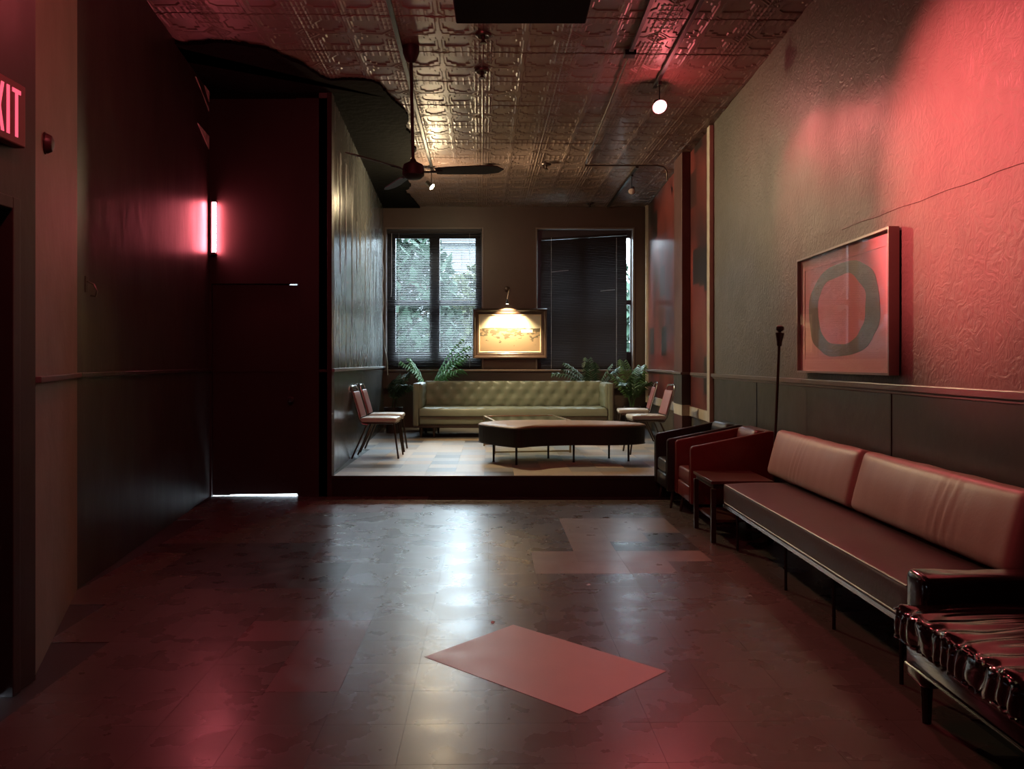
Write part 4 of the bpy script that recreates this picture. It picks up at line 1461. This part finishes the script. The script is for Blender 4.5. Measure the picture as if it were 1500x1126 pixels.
track_lamp('warm glowing bulb lamp hanging over the stage chairs', (-1.025, 11.2, 3.80), (0.475, 10.85, 2.5), WARM, 'glow_warm', 340, 126, .4, r=.05, size=.03)
track_lamp('bright red spotlight near the top of the stippled wall', (1.494, 7.8, 3.83), (2.15, 4.9, 1.1), RED, 'glow_red', 190, 62, .8, r=.075, size=.05)
track_lamp('unlit spotlight on the short track by the closed blind', (1.83, 11.65, 3.83), (1.3, 10.2, 2.6), RED, 'bulb_off')
track_lamp('added unseen red fill spotlight on the bulb track aimed along the floor', (-.74, 2.2, 3.80), (-1.0, 5.2, 0), RED, 'glow_red_plain', 70, 140, .8)  # added fill out of view, reddens the near floor
track_lamp('red spotlight aimed across the room at the stippled wall', (-.84, 4.9, 3.76), (2.29, 4.05, 2.36), RED, 'glow_red_plain', 2900, 37, 1.0, offset=.05)
light('bulb_spill', 'POINT', (-1.00, 11.10, 3.55), 58, WARM, size=.04)
light('red_spill_fill', 'POINT', (1.51, 7.70, 3.70), 11, RED, size=.04)
light('red_spill_fill', 'POINT', (-.74, 2.26, 3.70), 16, RED, size=.04)  # added red fill beside the unseen spotlight, for the front ceiling
light('red_spill_fill', 'POINT', (-.76, 4.86, 3.60), 24, RED, size=.04)

# conduit
cpt = [(1.10, 7.1, ZC - .008), (1.095, 11.05, ZC - .008), (1.10, 11.11, ZC - .01), (1.16, 11.13, ZC - .01), (2.10, 11.13, ZC - .01), (2.19, 11.13, ZC - .03), (2.235, 11.13, ZC - .09), (2.24, 11.13, ZC - .22)]
cdt = thing('conduit', 'thin metal conduit crossing the ceiling to the pilaster', 'conduit', (1.10, 7.1, ZC))
MB().tube([Vector(p) - Vector((1.10, 7.1, ZC)) for p in cpt], .010, 8).build('pipe', 'bronze_metal', cdt, smooth=True)
MB().box((-.05, -.05, -.035), (.05, .05, .01)).build('junction_box', 'black_metal', cdt, bevel=.004)

# ceiling fan
fy = 7.0
fp = px(602, 70, fy)
fan = thing('ceiling_fan', 'dark ceiling fan hanging on a long rod beneath the tin ceiling', 'ceiling fan', (fp.x, fy, ZC))
zr = px(604, 240, fy).z - ZC
MB().lathe([(.075, .012), (.072, -.04), (.045, -.11), (.020, -.13)], 20).build('canopy', 'fan_paint', fan, smooth=True)
MB().tube([(0, 0, -.1), (.02, 0, zr)], .014, 10).build('down_rod', 'fan_paint', fan, smooth=True)
MB().lathe([(.016, .05), (.03, .02), (.085, -.01), (.095, -.05), (.095, -.10), (.06, -.13), (.001, -.14)], 24, Matrix.Translation((.02, 0, zr))).build('motor', 'fan_paint', fan, smooth=True)
for k in range(3):
    a = R(-6 + 120 * k)
    Mk = Matrix.Translation((.02, 0, zr - .07)) @ Matrix.Rotation(a, 4, 'Z') @ Matrix.Rotation(R(-15), 4, 'X')
    P = [(.20, -.05), (.30, -.062), (.62, -.075), (.74, -.055), (.79, 0), (.74, .055), (.62, .075), (.30, .062), (.20, .05)]
    b = MB()
    n = len(P)
    vs = [Mk @ Vector((x, y, 0)) for x, y in P] + [Mk @ Vector((x, y, .008)) for x, y in P]
    b.add(vs, [tuple(range(n)), tuple(range(2 * n - 1, n - 1, -1))] + [(i, (i + 1) % n, n + (i + 1) % n, n + i) for i in range(n)])
    bo = b.build('blade', 'fan_paint', fan)
    MB().box((.08, -.015, -.006), (.26, .015, .0), Mk).build('blade_iron', 'fan_paint', bo)

# ================================================================== FLOOR LITTER
for (u, v, rz) in ((862, 857, .4), (722, 912, 1.2)):
    Y = H * FPX / (v - VY)
    o = MB().add([(-.012, -.008, .002), (.012, -.007, .003), (.010, .009, .006), (-.011, .008, .002), (-.012, -.008, .003), (.012, -.007, .004), (.010, .009, .007), (-.011, .008, .003)],
                 [(0, 3, 2, 1), (4, 5, 6, 7), (0, 1, 5, 4), (1, 2, 6, 5), (2, 3, 7, 6), (3, 0, 4, 7)]).build('paper_scrap', mat('paper', (.7, .7, .68), .8), loc=((u - VX) * Y / FPX, Y, 0), rotz=rz)
    tag(o, 'tiny white paper scrap on the dark floor tiles' if rz < 1 else 'tiny white paper scrap near the pale inset tile', 'scrap', 'paper scraps on the floor')
